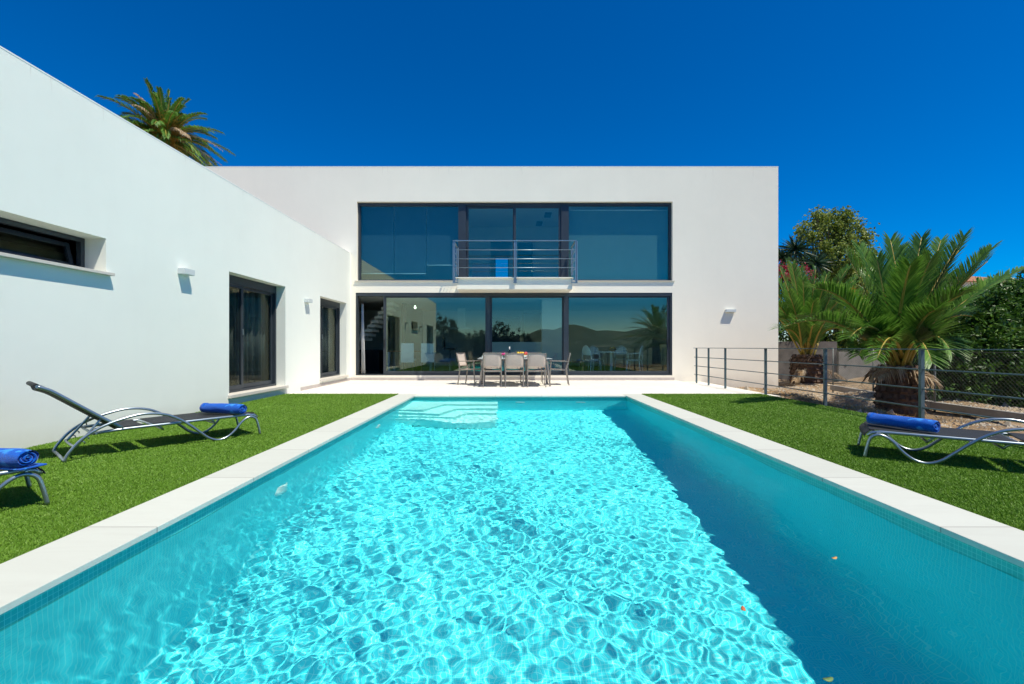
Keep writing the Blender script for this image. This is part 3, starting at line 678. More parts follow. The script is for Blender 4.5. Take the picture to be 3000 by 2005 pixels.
# pendant lamp with a lit bulb
m,nt,out=mat('lit_bulb'); em=N(nt,'ShaderNodeEmission'); em.inputs[0].default_value=(1,.88,.62,1); em.inputs[1].default_value=5; L(nt,em.outputs[0],out.inputs[0])
r=empty('pendant_lamp',(PX(951,17),17,0)); zb=PZ(705,17); b=MB(); b.tube([(0,0,zb+.08),(0,0,2.8)],.006,6); b.build('cord',M['blackplastic'],r)
b=MB(); b.lathe([(0,-.05),(.035,-.035),(.045,0),(.03,.04),(.012,.08),(0,.08)],14,(0,0,zb)); b.build('bulb',m,r); tag(r,'small lit bulb pendant hanging inside behind the left glass door','pendant lamp')
# roller blinds upstairs
def blind(x0,x1,z,y,mm,label):
    b=MB(); b.box(x0,x1,y,y+.004,z,5.56); r=empty('roller_blind',(0,0,0)); b.build('fabric',M[mm],r)
    q=MB(); q.tube([(x0,y+.002,z),(x1,y+.002,z)],.012,8); q.build('bottom_bar',M['white_plastic'],r); q=MB(); q.tube([(x0,y+.05,5.58),(x1,y+.05,5.58)],.035,10); q.build('roller',M['white_plastic'],r)
    tag(r,label,'roller blind','roller blinds in the upper windows')
yb=YW+.14
blind(-4.76,PX(902,yb),PZ(627.5,yb),yb,'blind_dark','dark roller blind in the upper left window, leftmost panel')
blind(PX(904,yb),PX(976,yb),PZ(627.5,yb),yb,'blind_dark','dark roller blind in the upper left window, middle panel')
blind(PX(978,yb),PX(1052,yb),PZ(608,yb),yb,'blind_dark','shorter dark roller blind in the upper left window beside the mullion')
b=MB(); b.box(PX(1300,yb),5.1,yb,yb+.004,3.14,PZ(483,yb)); r=empty('roller_blind',(0,0,0)); b.build('fabric',M['blind'],r); q=MB(); q.tube([(PX(1300,yb),yb+.0,PZ(482,yb)),(5.1,yb,PZ(482,yb))],.014,8); q.build('bottom_bar',M['white_plastic'],r)
tag(r,'pale blind filling the whole upper right window','roller blind','roller blinds in the upper windows')
# upstairs interior partition with doorway towards rear window
b=MB(); wallgrid(b,-11.6,8.1,3.101,6.049,[(-.78,.05,3.102,5.45)],19.0,19.12,lambda u,w_,v:(u,w_,v)); b.build('interior_wall',M['inner'],house)
b=MB(); fr(b,RW[0]+.003,RW[1]-.003,RW[2]+.003,RW[3]-.003,YB+.1,YB+.16,.05); wq=b.build('window',M['frame'],house); pane(RW[0]+.054,RW[1]-.054,RW[2]+.054,RW[3]-.054,YB+.12,wq,'glass_dark')
b=MB(); b.box(.35,.95,18.6,18.98,3.101,5.3); tag(b.build('wardrobe',M['panel'],None,.01),'tall dark wardrobe in the upstairs room behind the balcony doors','wardrobe')
for i,(x,y) in enumerate(((1.45,17.2),(1.2,18.4))):
    b=MB(); b.box(x-.12,x+.12,y-.3,y+.3,6.02,6.049); tag(b.build('ceiling_grille',M['panel'],None),['dark square ceiling grille upstairs, nearer the balcony doors','dark square ceiling grille upstairs, deeper in the room'][i],'ceiling grille','ceiling grilles upstairs')
b=MB(); b.box(-1.3,-.7,15.9,16.6,3.101,3.95); tag(b.build('desk_cabinet',simple('mauve_laminate',(.32,.22,.25)),None,.01),'mauve cabinet upstairs behind the left balcony door','cabinet')
# ------------------------------------------------------------ outdoor table and chairs
def build_chair():
    r=empty('patio_chair'); W=.235
    for s in (-1,1):
        q=MB(); q.bar((s*W,-.29,0),(s*W,-.22,.45),.03,.022,(1,0,0)); q.bar((s*W,-.22,.44),(s*W,-.33,.89),.03,.022,(1,0,0)); q.build('rear_post',M['taupe'],r,.002)
        q=MB(); q.bar((s*W,.24,0),(s*W,.20,.655),.03,.022,(1,0,0)); q.build('leg',M['taupe'],r,.002)
        q=MB(); q.bar((s*W,-.275,.655),(s*W,.24,.665),.04,.02); q.build('armrest',M['taupe'],r,.004)
        q=MB(); q.bar((s*(W-.02),-.24,.415),(s*(W-.02),.22,.43),.022,.03); q.build('seat_rail',M['taupe'],r)
    q=MB()
    for y,z in ((-.235,.41),(.21,.42)): q.bar((-W,y,z),(W,y,z),.022,.022)
    q.bar((-W,-.327,.875),(W,-.327,.875),.022,.022); q.build('crossbar',M['taupe'],r)
    # slings
    vs=[];n=8
    for i in range(n+1):
        y=-.23+.44*i/n; z=.437-.018*math.sin(math.pi*i/n)
        vs+=[(-W+.03,y,z),(0,y,z-.008),(W-.03,y,z)]
    q=MB(); q.add(vs,[(3*i+k,3*i+k+1,3*i+k+4,3*i+k+3) for i in range(n) for k in (0,1)],True); o=q.build('seat',M['sling'],r); o.modifiers.new('t','SOLIDIFY').thickness=.006
    vs=[]
    for i in range(n+1):
        t=i/n; z=.515+.36*t; y=-.245-.082*t-.012*math.sin(math.pi*t)
        vs+=[(-W+.012+(2*W-.024)*c_/6,y-.010*math.sin(math.pi*c_/6),z) for c_ in range(7)]
    q=MB(); q.add(vs,[(7*i+k,7*i+k+1,7*i+k+8,7*i+k+7) for i in range(n) for k in range(6)],True); o=q.build('backrest',M['sling'],r); o.modifiers.new('t','SOLIDIFY').thickness=.006
    q=MB(); q.bar((-W+.03,-.3435,.835),(-W+.055,-.3435,.835),.004,.012); q.build('maker_tag',M['white_plastic'],r)
    tag(r,'x','chair','beige sling chairs around the terrace table'); return r
ch0=build_chair(); CH=[
 (-.445,12.14,0,'beige sling patio chair on the pool side of the table, left of three'),
 (.135,12.14,0,'beige sling patio chair on the pool side of the table, middle of three'),
 (.715,12.14,0,'beige sling patio chair on the pool side of the table, right of three'),
 (-.50,13.35,180,'beige sling patio chair on the window side of the table, left of three'),
 (.10,13.38,180,'beige sling patio chair on the window side of the table, behind the bottle'),
 (.72,13.35,180,'beige sling patio chair on the window side of the table, right of three'),
 (-1.08,12.78,-112,'beige sling patio chair turned outward at the left end of the table'),
 (1.36,12.72,86,'beige sling patio chair at the right end of the table')]
for i,(x,y,a,lb) in enumerate(CH):
    o=ch0 if i==0 else copy_tree(ch0); o.location=(x,y,0); o.rotation_euler.z=R(a); o['label']=lb
r=empty('patio_table',(.145,12.6,0)); tag(r,'long patio table with pale glass top and splayed taupe legs','table')
b=MB(); b.box(-1.0,1.0,-.47,.47,.728,.74); b.build('tabletop',simple('white_glass_top',(.62,.66,.65),.12,0,.03),r,.003)
b=MB(); b.bar((-.86,-.42,.70),(.86,-.42,.70),.03,.055); b.bar((-.86,.42,.70),(.86,.42,.70),.03,.055); b.bar((-.86,-.40,.70),(-.86,.40,.70),.03,.055); b.bar((.86,-.40,.70),(.86,.40,.70),.03,.055); b.build('apron',M['taupe'],r)
for sx in (-1,1):
    for sy in (-1,1): q=MB(); q.bar((sx*.86,sy*.42,.727),(sx*.94,sy*.46,0),.06,.045,(1,0,0)); q.build('leg',M['taupe'],r,.003)
tz=.741
# bottle
r=empty('wine_bottle',(PX(1167.3,12.75),12.75,tz)); b=MB(); b.lathe([(0,0),(.036,0),(.038,.01),(.038,.19),(.03,.22),(.016,.245)],18); b.build('glass_body',simple('dark_green_glass',(.008,.014,.012),.08,0,.05,3,coat=.5),r)
b=MB(); b.lathe([(.0165,.245),(.0165,.315),(0,.317)],14); b.build('foil',simple('pale_foil',(.7,.68,.64),.4),r); b=MB(); b.lathe([(.0388,.07),(.0388,.15)],18); b.build('paper_band',simple('dark_paper',(.03,.05,.09),.7),r)
tag(r,'dark wine bottle with pale foil neck standing on the patio table','bottle')
# plates + glasses at six places
pg=0
for i,(x,y) in enumerate(((-.50,12.30),(.11,12.30),(.70,12.30),(-.55,12.93),(.08,12.93),(.72,12.93),(-.72,12.62))):
    r=empty('plate',(x,y,tz)); b=MB(); b.lathe([(0,0),(.07,0),(.12,.014),(.125,.018),(.118,.018),(.07,.006),(0,.005)],28); b.build('dish',M['white_plastic'],r)
    q=MB(); q.lathe([(0,.02),(.035,.02),(.05,.05),(.03,.07),(0,.075)],8); q.build('napkin',simple('blue_napkin',(.25,.32,.62)) if i in (3,4) else M['white_plastic'],r)
    lb=['in front of the left poolside chair','in front of the middle poolside chair','in front of the right poolside chair','with blue napkin, before the left window-side chair','with blue napkin, beside the wine bottle','before the right window-side chair','at the left end of the table'][i]
    tag(r,'white plate with napkin '+lb,'plate','place settings on the patio table')
    if i>=3:
        b=MB(); b.lathe([(0,0),(.03,0),(.03,.003),(.004,.008),(.004,.07),(.03,.09),(.035,.13),(.03,.155),(.028,.155),(.033,.13),(.028,.095),(0,.075)],16); o=b.build('wine_glass',glassmat('clear_glass_%d'%i,(.9,.95,.95),.03)); o.location=(x+.17,y-.03,tz)
        tag(o,'stemmed glass beside the plate '+lb.replace('with blue napkin, ',''),'wine glass','wine glasses on the patio table')
fx,fy=PX(1195,12.7),12.7
r=empty('fruit_bowl',(fx,fy,tz)); b=MB(); b.lathe([(0,0),(.06,0),(.14,.05),(.16,.075),(.15,.075),(.06,.012),(0,.01)],24); b.build('bowl',M['white_plastic'],r)
b=MB()
for k in range(9):
    a=k*.75; rr=.0+.085*(k%3)/2+.02; b.lathe([(0,-.045),(.03,-.033),(.045,0),(.03,.033),(0,.045)],12,(rr*math.cos(a)-.01,rr*math.sin(a),.095+.035*(k%2)))
b.build('lemon',simple('yellow_fruit',(.80,.48,.02),.45,0,.15,20),r)
b=MB()
for k in range(3): b.lathe([(0,-.04),(.03,-.03),(.043,0),(.03,.03),(0,.04)],12,(.10+.02*k,-.04+.05*k,.12+.02*(k%2)))
b.build('apple',simple('red_fruit',(.55,.06,.05),.4,0,.3,20),r); tag(r,'white bowl heaped with yellow and red fruit on the patio table','bowl')
b=MB()
for k in range(9): a=k*2.4; b.lathe([(0,-.03),(.02,-.02),(.03,0),(.02,.02),(0,.03)],8,(.012*k**.5*2*math.cos(a),.024*k**.5*math.sin(a),.10+.01*(k%3)))
r=empty('flower_posy',(PX(1150,12.35),12.35,tz)); b.build('blossom',simple('magenta_flower',(.6,.05,.22),.6,0,.35,40),r); b=MB(); b.lathe([(0,0),(.025,0),(.03,.07),(.022,.08)],12); b.build('vase',M['white_plastic'],r)
b=MB()
for k in range(7): a=k*.9; b.add([(0,0,.08),(.05*math.cos(a),.05*math.sin(a),.075),(.085*math.cos(a+.2),.085*math.sin(a+.2),.05),(.05*math.cos(a+.4),.05*math.sin(a+.4),.07)],[(0,1,2,3)])
b.build('leaf',M['bush'],r)
tag(r,'small vase of magenta flowers at the pool side of the patio table','flowers')
# ------------------------------------------------------------ sun loungers
def fabric(pts,w,thick=.006,sag=.012):
    pts=smooth_pts(pts,6); n=len(pts); vs=[]; K=6
    for p in pts:
        for k in range(K+1):
            y=-w+2*w*k/K; vs.append((p.x,y,p.z-sag*(1-(y/w)**2)))
    q=MB(); q.add(vs,[(i*(K+1)+k,i*(K+1)+k+1,(i+1)*(K+1)+k+1,(i+1)*(K+1)+k) for i in range(n-1) for k in range(K)],True); return q
def lounger(loc,ang,label):
    U=.83; r=empty('sun_lounger',(*loc,.0),R(ang))
    prof=[(0,.015),(.03,.085),(.12,.2),(.25,.29),(.42,.352),(.58,.38),(.74,.358),(.86,.30),(.97,.215),(1.07,.12),(1.15,.05),(1.24,.015),(1.33,.035),(1.41,.1),(1.47,.175),(1.53,.222),(1.585,.232),(1.635,.20),(1.66,.12),(1.68,.015)]
    for s in (-1,1):
        q=MB(); q.tube([(p.x-U,p.y,p.z) for p in smooth_pts([(u,s*.31,z) for u,z in prof],5)],.0135,8); q.build('side_frame',M['alu'],r)
    b=MB()
    for s in (-1,1):
        b.tube([(u-U,s*.275,z) for u,z in ((.20,.235),(.42,.247),(1.0,.252),(1.56,.256),(1.625,.246),(1.655,.215))],.015,8)
    for u,z in ((.40,.245),(.66,.25),(1.60,.245)): b.tube([(u-U,-.275,z),(u-U,.275,z)],.012,8)
    b.tube([(-U+.005,-.31,.018),(-U+.005,.31,.018)],.0135,8)
    for u in (.70,1.18):
        b.tube([(u-U,-.26,.25),(u-U+.05,-.245,.195),(u-U+.05,.245,.195),(u-U,.26,.25)],.010,8)
    for u,z in ((.22,.235),(.96,.235),(1.585,.245)):
        for s in (-1,1): b.tube([(u-U,s*.275,z),(u-U,s*.31,z+.0)],.008,6)
    b.build('seat_frame',M['alu'],r)
    bk=[(.42,.255),(.2,.43),(.02,.578),(-.05,.635),(-.10,.67),(-.165,.70)]
    b=MB()
    for s in (-1,1): b.tube([(p.x-U,p.y,p.z) for p in smooth_pts([(u,s*.275,z) for u,z in bk],4)],.015,8)
    b.tube([(-.165-U,-.275,.70),(-.165-U,.275,.70)],.014,8); b.build('backrest_frame',M['alu'],r)
    q=fabric([(u-U,0,z+.004) for u,z in bk],.262,sag=.045); q.build('backrest',M['mesh_black'],r).modifiers.new('t','SOLIDIFY').thickness=.006
    q=MB(); q.tube([(p.x-U,0,p.z+.004) for p in [Vector((-.19,0,.715)),Vector((-.255,0,.735))]],.01,6)
    b=MB(); b.tube([(-.17-U,-.262,.706),(-.17-U,.262,.706)],.021,10)
    b.build('head_cover',M['mesh_black'],r)
    q=fabric([(.67-U,0,.262),(1.1-U,0,.266),(1.58-U,0,.270),(1.625-U,0,.262),(1.66-U,0,.235),(1.675-U,0,.205)],.262); q.build('seat',M['mesh_black'],r).modifiers.new('t','SOLIDIFY').thickness=.006
    q=fabric([(.44-U,0,.260),(.60-U,0,.262)],.262); q.build('hip_panel',M['mesh_black'],r).modifiers.new('t','SOLIDIFY').thickness=.006
    # ratchet stay
    b=MB(); b.tube([(p.x-U,p.y,p.z) for p in smooth_pts([(.27,-.235,.37),(.16,-.24,.22),(.095,-.235,.135),(.075,-.20,.125),(.075,.20,.125),(.095,.235,.135),(.16,.24,.22),(.27,.235,.37)],4)],.011,8)
    for s in (-1,1):
        for k in range(5):
            u=.125+.028*k; z=.172+.038*k; b.tube([(u-U,s*.24,z),(u-U+.022,s*.24,z-.012),(u-U+.024,s*.24,z-.03)],.0055,6)
    b.tube([(.20-U,-.275,.235),(.20-U,.275,.235)],.011,8); b.build('backrest_stay',M['alu'],r)
    tag(r,label,'sun lounger','black and silver sun loungers on the lawn'); return r
lounger((-3.743,4.951),51.3,'sun lounger with raised back standing beside the white wing wall')
lounger((-3.80,2.50),54,'sun lounger cut off at the left edge, nearest the camera')
lounger((4.23,4.086),146.8,'sun lounger on the right lawn in front of the metal railing')
def towel(loc,ang,label,tail=False):
    L_=.27; r=empty('rolled_towel',loc,R(ang))
    b=MB(); n=15; K=40; vs=[]
    for i in range(n+1):
        x=-L_+2*L_*i/n; rr=.062*(1-.12*(abs(x)/L_)**6)
        for k in range(K):
            t=2*math.pi*k/K; w_=1+.035*math.sin(2*t+i*.35+loc[0])+.022*math.sin(5*t-i*.8)+.010*math.sin(11*t+i*1.7)
            vs.append((x,rr*1.06*w_*math.cos(t),rr*.92*w_*math.sin(t)))
    b.add(vs,[(i*K+k,i*K+(k+1)%K,(i+1)*K+(k+1)%K,(i+1)*K+k) for i in range(n) for k in range(K)],True)
    b.build('roll',M['towel'],r)
    # spiral ends
    for s in (-1,1):
        q=MB(); vs=[];m_=90
        for i in range(m_+1):
            t=i/m_; a=t*3.2*2*math.pi+.6; rr=.008+.049*t
            x=s*(L_-.004+.006*math.sin(i*.3)); vs+=[(x,rr*1.05*math.cos(a),rr*.9*math.sin(a)),(x-s*.05,rr*1.05*math.cos(a),rr*.9*math.sin(a))]
        q.add(vs,[(2*i,2*i+2,2*i+3,2*i+1) for i in range(m_)],True); o=q.build('rolled_end',M['towel'],r); o.modifiers.new('t','SOLIDIFY').thickness=.007
    if tail:
        q=MB(); q.box(-L_-.01,L_-.02,-.10,.05,-.068,-.056); q.build('folded_flap',M['towel'],r,.005)
    tag(r,label,'towel','rolled blue towels on the loungers')
towel((-3.33,5.30,.335),168,'rolled blue towel on the foot of the lounger beside the wing wall')
towel((-3.345,2.95,.338),172,'rolled blue towel with light blue lines on the cut-off lounger',True)
towel((3.73,4.33,.335),113,'rolled plain blue towel on the lounger by the railing')
# ------------------------------------------------------------ metal railing
r=empty('metal_railing',(5.69,0,0)); tag(r,'grey steel railing with three thin rails along the right lawn','railing')
PY=[13.84,13.0,11.99,10.10,8.19,6.27,4.36,2.45,.55,-1.4]
b=MB(); b.bar((0,-1.5,1.02),(0,14.02,1.02),.05,.014); b.build('handrail',M['steel'],r)
for z in (.74,.475,.215): b=MB(); b.tube([(0,-1.5,z),(0,14.0,z)],.011,6); b.build('rail',M['steel'],r)
for y in PY: b=MB(); b.bar((0,y,-.12),(0,y,1.012),.05,.012,(0,1,0)); b.bar((.0,y+.035,-.12),(.0,y+.035,1.012),.012,.045,(0,1,0)); b.build('post',M['steel'],r)
# leaves floating, pool lights
def fl(x,y,ang,col,label,cat,nm):
    X=PX(x,1); Yd=1.15*F/(y-VY); X=(x-VX)*Yd/F
    b=MB(); pts=[]; n=10
    for k in range(n): t=2*math.pi*k/n; pts.append((.020*math.cos(t),.010*math.sin(t),.003+.003*math.cos(2*t)))
    pts.append((0,0,.001)); b.add(pts,[(k,(k+1)%n,n) for k in range(n)],True); o=b.build(nm,simple(nm+'_col',col,.6)); o.modifiers.new('t','SOLIDIFY').thickness=.0015
    o.location=(X,Yd,ZW+.004); o.rotation_euler.z=R(ang); tag(o,label,cat)
fl(1911,1279,20,(.55,.28,.08),'tan fallen leaf floating in the shaded right of the pool','leaf','fallen_leaf')
fl(1703,1396,70,(.50,.14,.05),'red-brown fallen leaf floating at the edge of the sunlit water','leaf','fallen_leaf')
fl(1897,1577-20,10,(.12,.2,.06),'green fallen leaf floating at the bottom edge of the pool','leaf','fallen_leaf')
def plight(loc,ax,label):
    r=empty('pool_light',loc); b=MB(); b.lathe([(0,.02),(.08,.02),(.10,.008),(.105,0)],24)
    o=b.build('lens',M['white_plastic'],r); o.rotation_euler=(0,R(90),0) if ax=='X' else (R(90),0,0)
    o.cycles.is_caustics_receiver=True
    tag(r,label,'pool light','round fittings on the pool walls')
plight((X0,4.15,-.60),'X','white round light on the left pool wall, nearest')
plight((X0,7.2,-.62),'X','white round light on the left pool wall near the steps')
plight((PX(1192,Y1),Y1,-.42),'Y','white round inlet in the far pool wall beside the steps')
plight((PX(1330,Y1),Y1,-.42),'Y','white round inlet in the far pool wall, right')
# ------------------------------------------------------------ vegetation
def unit(v): return v/np.maximum(np.linalg.norm(v,axis=-1,keepdims=True),1e-9)
def D7(zx,zy): return ((2240+zx/2.305)/1.2788,(580+zy/2.305)/1.2788)
def P3(x,y,Y): return np.array([PX(x,Y),Y,PZ(y,Y)])
def leaves_at(P,size,aspect=.45,up=.3,fold=.2,rg=rng):
    """diamond leaves, one per point"""
    n=len(P); d=unit(rg.normal(0,1,(n,3))+np.array([0,0,-.15])); a=unit(np.cross(d,rg.normal(0,1,(n,3))+np.array([0,0,up*3])))
    nn=np.cross(d,a); s=size*rg.uniform(.65,1.25,(n,1))
    V=np.empty((n,4,3)); V[:,0]=P; V[:,1]=P+d*s*.5+a*s*aspect*.5+nn*s*fold*.2; V[:,2]=P+d*s; V[:,3]=P+d*s*.5-a*s*aspect*.5+nn*s*fold*.2
    i=np.arange(n)[:,None]*4; return V.reshape(-1,3),np.concatenate([i,i+1,i+2,i+3],1)
def crown_points(lobes,dens,shell=.55,rg=rng,clump=.5,gap=.35):
    out=[]
    for (c,r) in lobes:
        c=np.array(c,float); r=np.array(r if hasattr(r,'__len__') else (r,r,r),float)
        n=int(dens*r[0]*r[2])
        nt_=max(6,n//26); t=unit(rg.normal(0,1,(nt_,3))); t=c+t*r*(shell+(1-shell)*rg.random((nt_,1))**.5)*(1+.16*rg.normal(0,1,(nt_,1)))
        w_=rg.random(nt_)**1.5+.08; pick=rg.choice(nt_,n,p=w_/w_.sum())
        out.append(t[pick]+rg.normal(0,1,(n,3))*clump*rg.uniform(.4,1.0,(nt_,1))[pick]*.28)
    return np.concatenate(out)
def grow_tree(name,base,lobes,dens,leafsize,m,label,cat,group=None,trunk_r=.18,aspect=.5,clump=.5,extra=None,barkm='bark',shell=.55):
    base=np.array(base,float); r=empty(name,tuple(base))
    rg=np.random.default_rng(int(abs(base[0])*97+abs(base[1])*31)+5)
    P=crown_points(lobes,dens,rg=rg,clump=clump,shell=shell); P=P[P[:,2]>base[2]+.05]
    V,Fc=leaves_at(P-base,leafsize,aspect,rg=rg); npmesh('crown',V,Fc,M[m],r)
    b=MB(); cen=np.mean([l[0] for l in lobes],0); fork=base+(cen-base)*.45; fork[2]=base[2]+(min(l[0][2] for l in lobes)-base[2])*.7
    b.tube([(0,0,-.2),tuple((fork-base)*.5+np.array([.05,.03,0])),tuple(fork-base)],trunk_r,8,rads=[trunk_r*1.2,trunk_r*.85,trunk_r*.7])
    for (c,rr) in lobes:
        q=np.array(c)-base; f=fork-base; mid=(q+f)/2+rg.normal(0,.08,3); b.tube([tuple(f),tuple(mid),tuple(q)],.05,6,rads=[trunk_r*.5,trunk_r*.3,trunk_r*.12])
        for k in range(4):
            e_=q+rg.normal(0,1,3)*np.array(rr if hasattr(rr,'__len__') else [rr]*3)*.55; b.tube([tuple(mid),tuple((mid+e_)/2+rg.normal(0,.05,3)),tuple(e_)],.03,5,rads=[trunk_r*.22,trunk_r*.13,trunk_r*.05])
    b.build('trunk',M[barkm],r)
    if extra:
        for nm,mm,lb,dn,sz in extra:
            P=crown_points(lb,dn,shell=.8,rg=rg,clump=.35); V,Fc=leaves_at(P-base,sz,.9,rg=rg); npmesh(nm,V,Fc,M[mm],r)
    tag(r,label,cat,group); return r
def frond(base,tip,rise,nl=46,lw=.022,ll=.55,rg=rng,droop=.25,vee=.5):
    """returns leaflet verts/faces and rachis points"""
    B=np.array(base,float);T=np.array(tip,float); Ct=(B+T)/2+np.array([0,0,rise])
    t=np.linspace(0,1,15)[:,None]; rp=(1-t)**2*B+2*t*(1-t)*Ct+t**2*T
    Vs=[];Fs=[]; k=0
    tt=np.linspace(.16,1,nl); 
    for s in (-1,1):
        t_=np.clip(tt+rg.normal(0,.004,nl),0,1)[:,None]
        p=(1-t_)**2*B+2*t_*(1-t_)*Ct+t_**2*T; tan=unit(2*(1-t_)*(Ct-B)+2*t_*(T-Ct))
        side=unit(np.cross(tan,np.array([0,0,1.])+0*tan)+1e-6); upv=np.cross(side,tan)
        L_=ll*np.sin(np.clip(.22+.78*(1-t_)**.75,0,1)*math.pi*.62)*rg.uniform(.85,1.08,(nl,1))*np.clip(t_*5,.35,1)
        d=unit(tan*(1.0+.7*t_)+s*side*.85+upv*(vee+rg.normal(0,.14,(nl,1))))
        m1=p+d*L_*.55; m2=p+d*L_*1.0; m2[:,2]-=(droop*L_[:,0]*rg.uniform(.5,1.3,nl)); m1[:,2]-=.1*droop*L_[:,0]
        w=unit(np.cross(d,upv))*lw
        V=np.empty((nl,5,3)); V[:,0]=p-w*.5; V[:,1]=p+w*.5; V[:,2]=m1+w*.55; V[:,3]=m2; V[:,4]=m1-w*.55
        i=np.arange(nl)[:,None]*5+k; Vs.append(V.reshape(-1,3)); Fs.append(np.concatenate([i,i+1,i+2,i+4],1)); Fs.append(np.concatenate([i+4,i+2,i+3,i+3],1)); k+=5*nl
    return np.concatenate(Vs),np.concatenate(Fs),rp
def quads_to_mesh(name,V,Fq,m,parent):
    me=bpy.data.meshes.new(name)
    fl_=[tuple(f[:3]) if f[2]==f[3] else tuple(f) for f in Fq.tolist()]
    me.from_pydata(V.tolist(),[],fl_); me.materials.append(m); o=bpy.data.objects.new(name,me); C.objects.link(o); o.parent=parent; return o
def palm(base,trunk_top,r0,fronds,label,group=None,ll=.55,nl=46,old=(),date=0,skirt=True,seed=3,cat='palm tree',droop=.25,lw=.022):
    base=np.array(base,float); r=empty('palm_tree',tuple(base)); rg=np.random.default_rng(seed)
    Vg=[];Fg=[];kg=0; rb=MB()
    Vo=[];Fo=[];ko=0
    for (b0,tp,rise) in fronds:
        V,Fq,rp=frond(np.array(b0)-base,np.array(tp)-base,rise,nl,lw,ll,rg,droop)
        Vg.append(V);Fg.append(Fq+kg);kg+=len(V); n=len(rp); rb.tube([tuple(p) for p in rp],.02,5,rads=[.035*(1-i/n)**.8+.004 for i in range(n)])
    quads_to_mesh('crown',np.concatenate(Vg),np.concatenate(Fg),M['palm'],r); rb.build('frond_stalks',M['rachis'],r)
    if old:
        ob=MB()
        for (b0,tp,rise) in old:
            V,Fq,rp=frond(np.array(b0)-base,np.array(tp)-base,rise,nl//2,lw,ll*.6,rg,.8); Vo.append(V);Fo.append(Fq+ko);ko+=len(V)
        quads_to_mesh('dry_fronds',np.concatenate(Vo),np.concatenate(Fo),M['palm_old'],r)
    # trunk with leaf-base scales
    h=trunk_top-base[2]; b=MB(); b.lathe([(0,-.3),(r0*1.05,-.3),(r0*1.05,h*.3),(r0,h*.7),(r0*.8,h),(0,h+.1)],20)
    rows=max(5,int(h/.13))
    for j in range(rows):
        z=h*(j+.4)/rows; m_=14
        for k in range(m_):
            if z<h-4: continue
            a=2*math.pi*(k+.5*(j%2))/m_+rg.normal(0,.06); rr=r0*(1.0 if z<h*.8 else .9); c_,s_=math.cos(a),math.sin(a); w_=r0*.2
            o=Vector((rr*c_,rr*s_,z)); t_=Vector((-s_,c_,0)); out_=Vector((c_,s_,0))
            b.add([o-t_*w_,o+t_*w_,o+t_*w_*.6+out_*.06+Vector((0,0,.05)),o-t_*w_*.6+out_*.06+Vector((0,0,.05)),o-t_*w_*.5+Vector((0,0,.15)),o+t_*w_*.5+Vector((0,0,.15))],[(0,1,2,3),(3,2,5,4)])
    if base[2]>-50: b.build('trunk',M['trunk'],r)
    if date:
        P=[];
        for k in range(date):
            a=rg.uniform(0,2*math.pi); e_=rg.uniform(-.5,.7); rr_=rg.uniform(.45,.85); c0=np.array([math.cos(a)*rr_,math.sin(a)*rr_,h+.25+.6*e_]); P.append(c0+rg.normal(0,1,(190,3))*np.array([.17,.17,.26]))
        V,Fc=leaves_at(np.concatenate(P),.16,.12,rg=rg); npmesh('date_clusters',V,Fc,M['palm_date'],r)
    tag(r,label,cat,group); return r
# palm in front right (large) and its neighbour
def targets(list_,b,Y,sc=1.0):
    out=[]
    for zx,zy,dy,rise in list_:
        x,y=D7(zx,zy); t=P3(x,y,Y+dy); out.append((tuple(np.array(b)+rng.normal(0,.08,3)*np.array([1,1,.4])),tuple(t),rise))
    return out
B2=(8.05,9.4,.62)
F2=[(345,610,-1.0,.75),(560,395,.4,.45),(640,345,1.0,.4),(850,290,.5,.25),(930,335,1.5,.3),(1060,270,.8,.2),(1190,290,1.5,.2),(1345,265,.6,.3),(1310,355,-.6,.35),(1530,345,.3,.35),(1505,430,-.8,.45),(1745,485,.5,.55),(1640,545,1.4,.5),
 (1335,655,-1.3,.55),(985,455,-1.3,.55),(120,880,-1.3,.95),(575,945,-1.6,.95),(700,520,1.2,.4),(760,420,-.2,.35),(1120,420,-1.0,.4),(1240,520,1.0,.4),(820,560,.2,.4),(480,700,.6,.6),(1010,600,1.8,.3),(650,1000,-1.0,.6),(1150,760,-1.4,.5)]
old2=[(300,1230,-.9,.1),(760,1210,-.9,.12),(720,1200,.5,.2),(1120,1230,-.6,.15)]
F2+=[(640,1060,-1.3,.9),(1260,1040,-1.2,.85),(760,1090,-1.7,.95),(1130,1110,-1.5,.95),(500,860,-.2,.8),(1400,800,.3,.7)]
palm((8.05,9.4,-.38),.62,.37,targets(F2,B2,9.4),'large feather palm with short fat trunk behind the railing','palms behind the railing',ll=.66,nl=96,old=targets(old2[1:],B2,9.4),seed=3,lw=.021,droop=.12)
B1=(10.9,16.7,.72)
F1=[(150,430,0,.4),(105,480,.5,.4),(185,455,-.6,.4),(345,485,-.4,.3),(570,465,.8,.5),(640,520,1,.5),(500,565,-1,.5),(610,580,.3,.6),(20,560,.3,.4),(-60,640,.6,.5),(115,815,-.8,.7),(110,905,-.9,.8),(560,660,-.6,.7),(700,705,.5,.8),(620,830,-1,.9),(420,520,1,.3),(260,560,-1.2,.3),(330,700,-1.6,.5),(210,800,-1.6,.6),(-20,760,0,.7),(450,800,-1.4,.6),(60,700,-.9,.6),(240,480,.9,.3),(400,600,-1.2,.4),(520,700,1.2,.6),(660,620,.2,.6),(340,860,-1.8,.8),(540,900,-1.2,.9),(160,640,-1.3,.5),(470,640,-.3,.5),(90,560,.8,.4)]
palm((10.9,16.7,-.3),.72,.50,targets(F1,B1,16.7),'smaller feather palm with fat trunk beside the corner of the house','palms behind the railing',ll=.62,nl=80,droop=.15,old=[((10.9,16.7,.3),(9.9,15.8,-.1),.2),((10.9,16.7,.3),(11.9,16.0,-.2),.3),((10.9,16.7,.3),(12.3,16.6,-.2),.3)],seed=4)
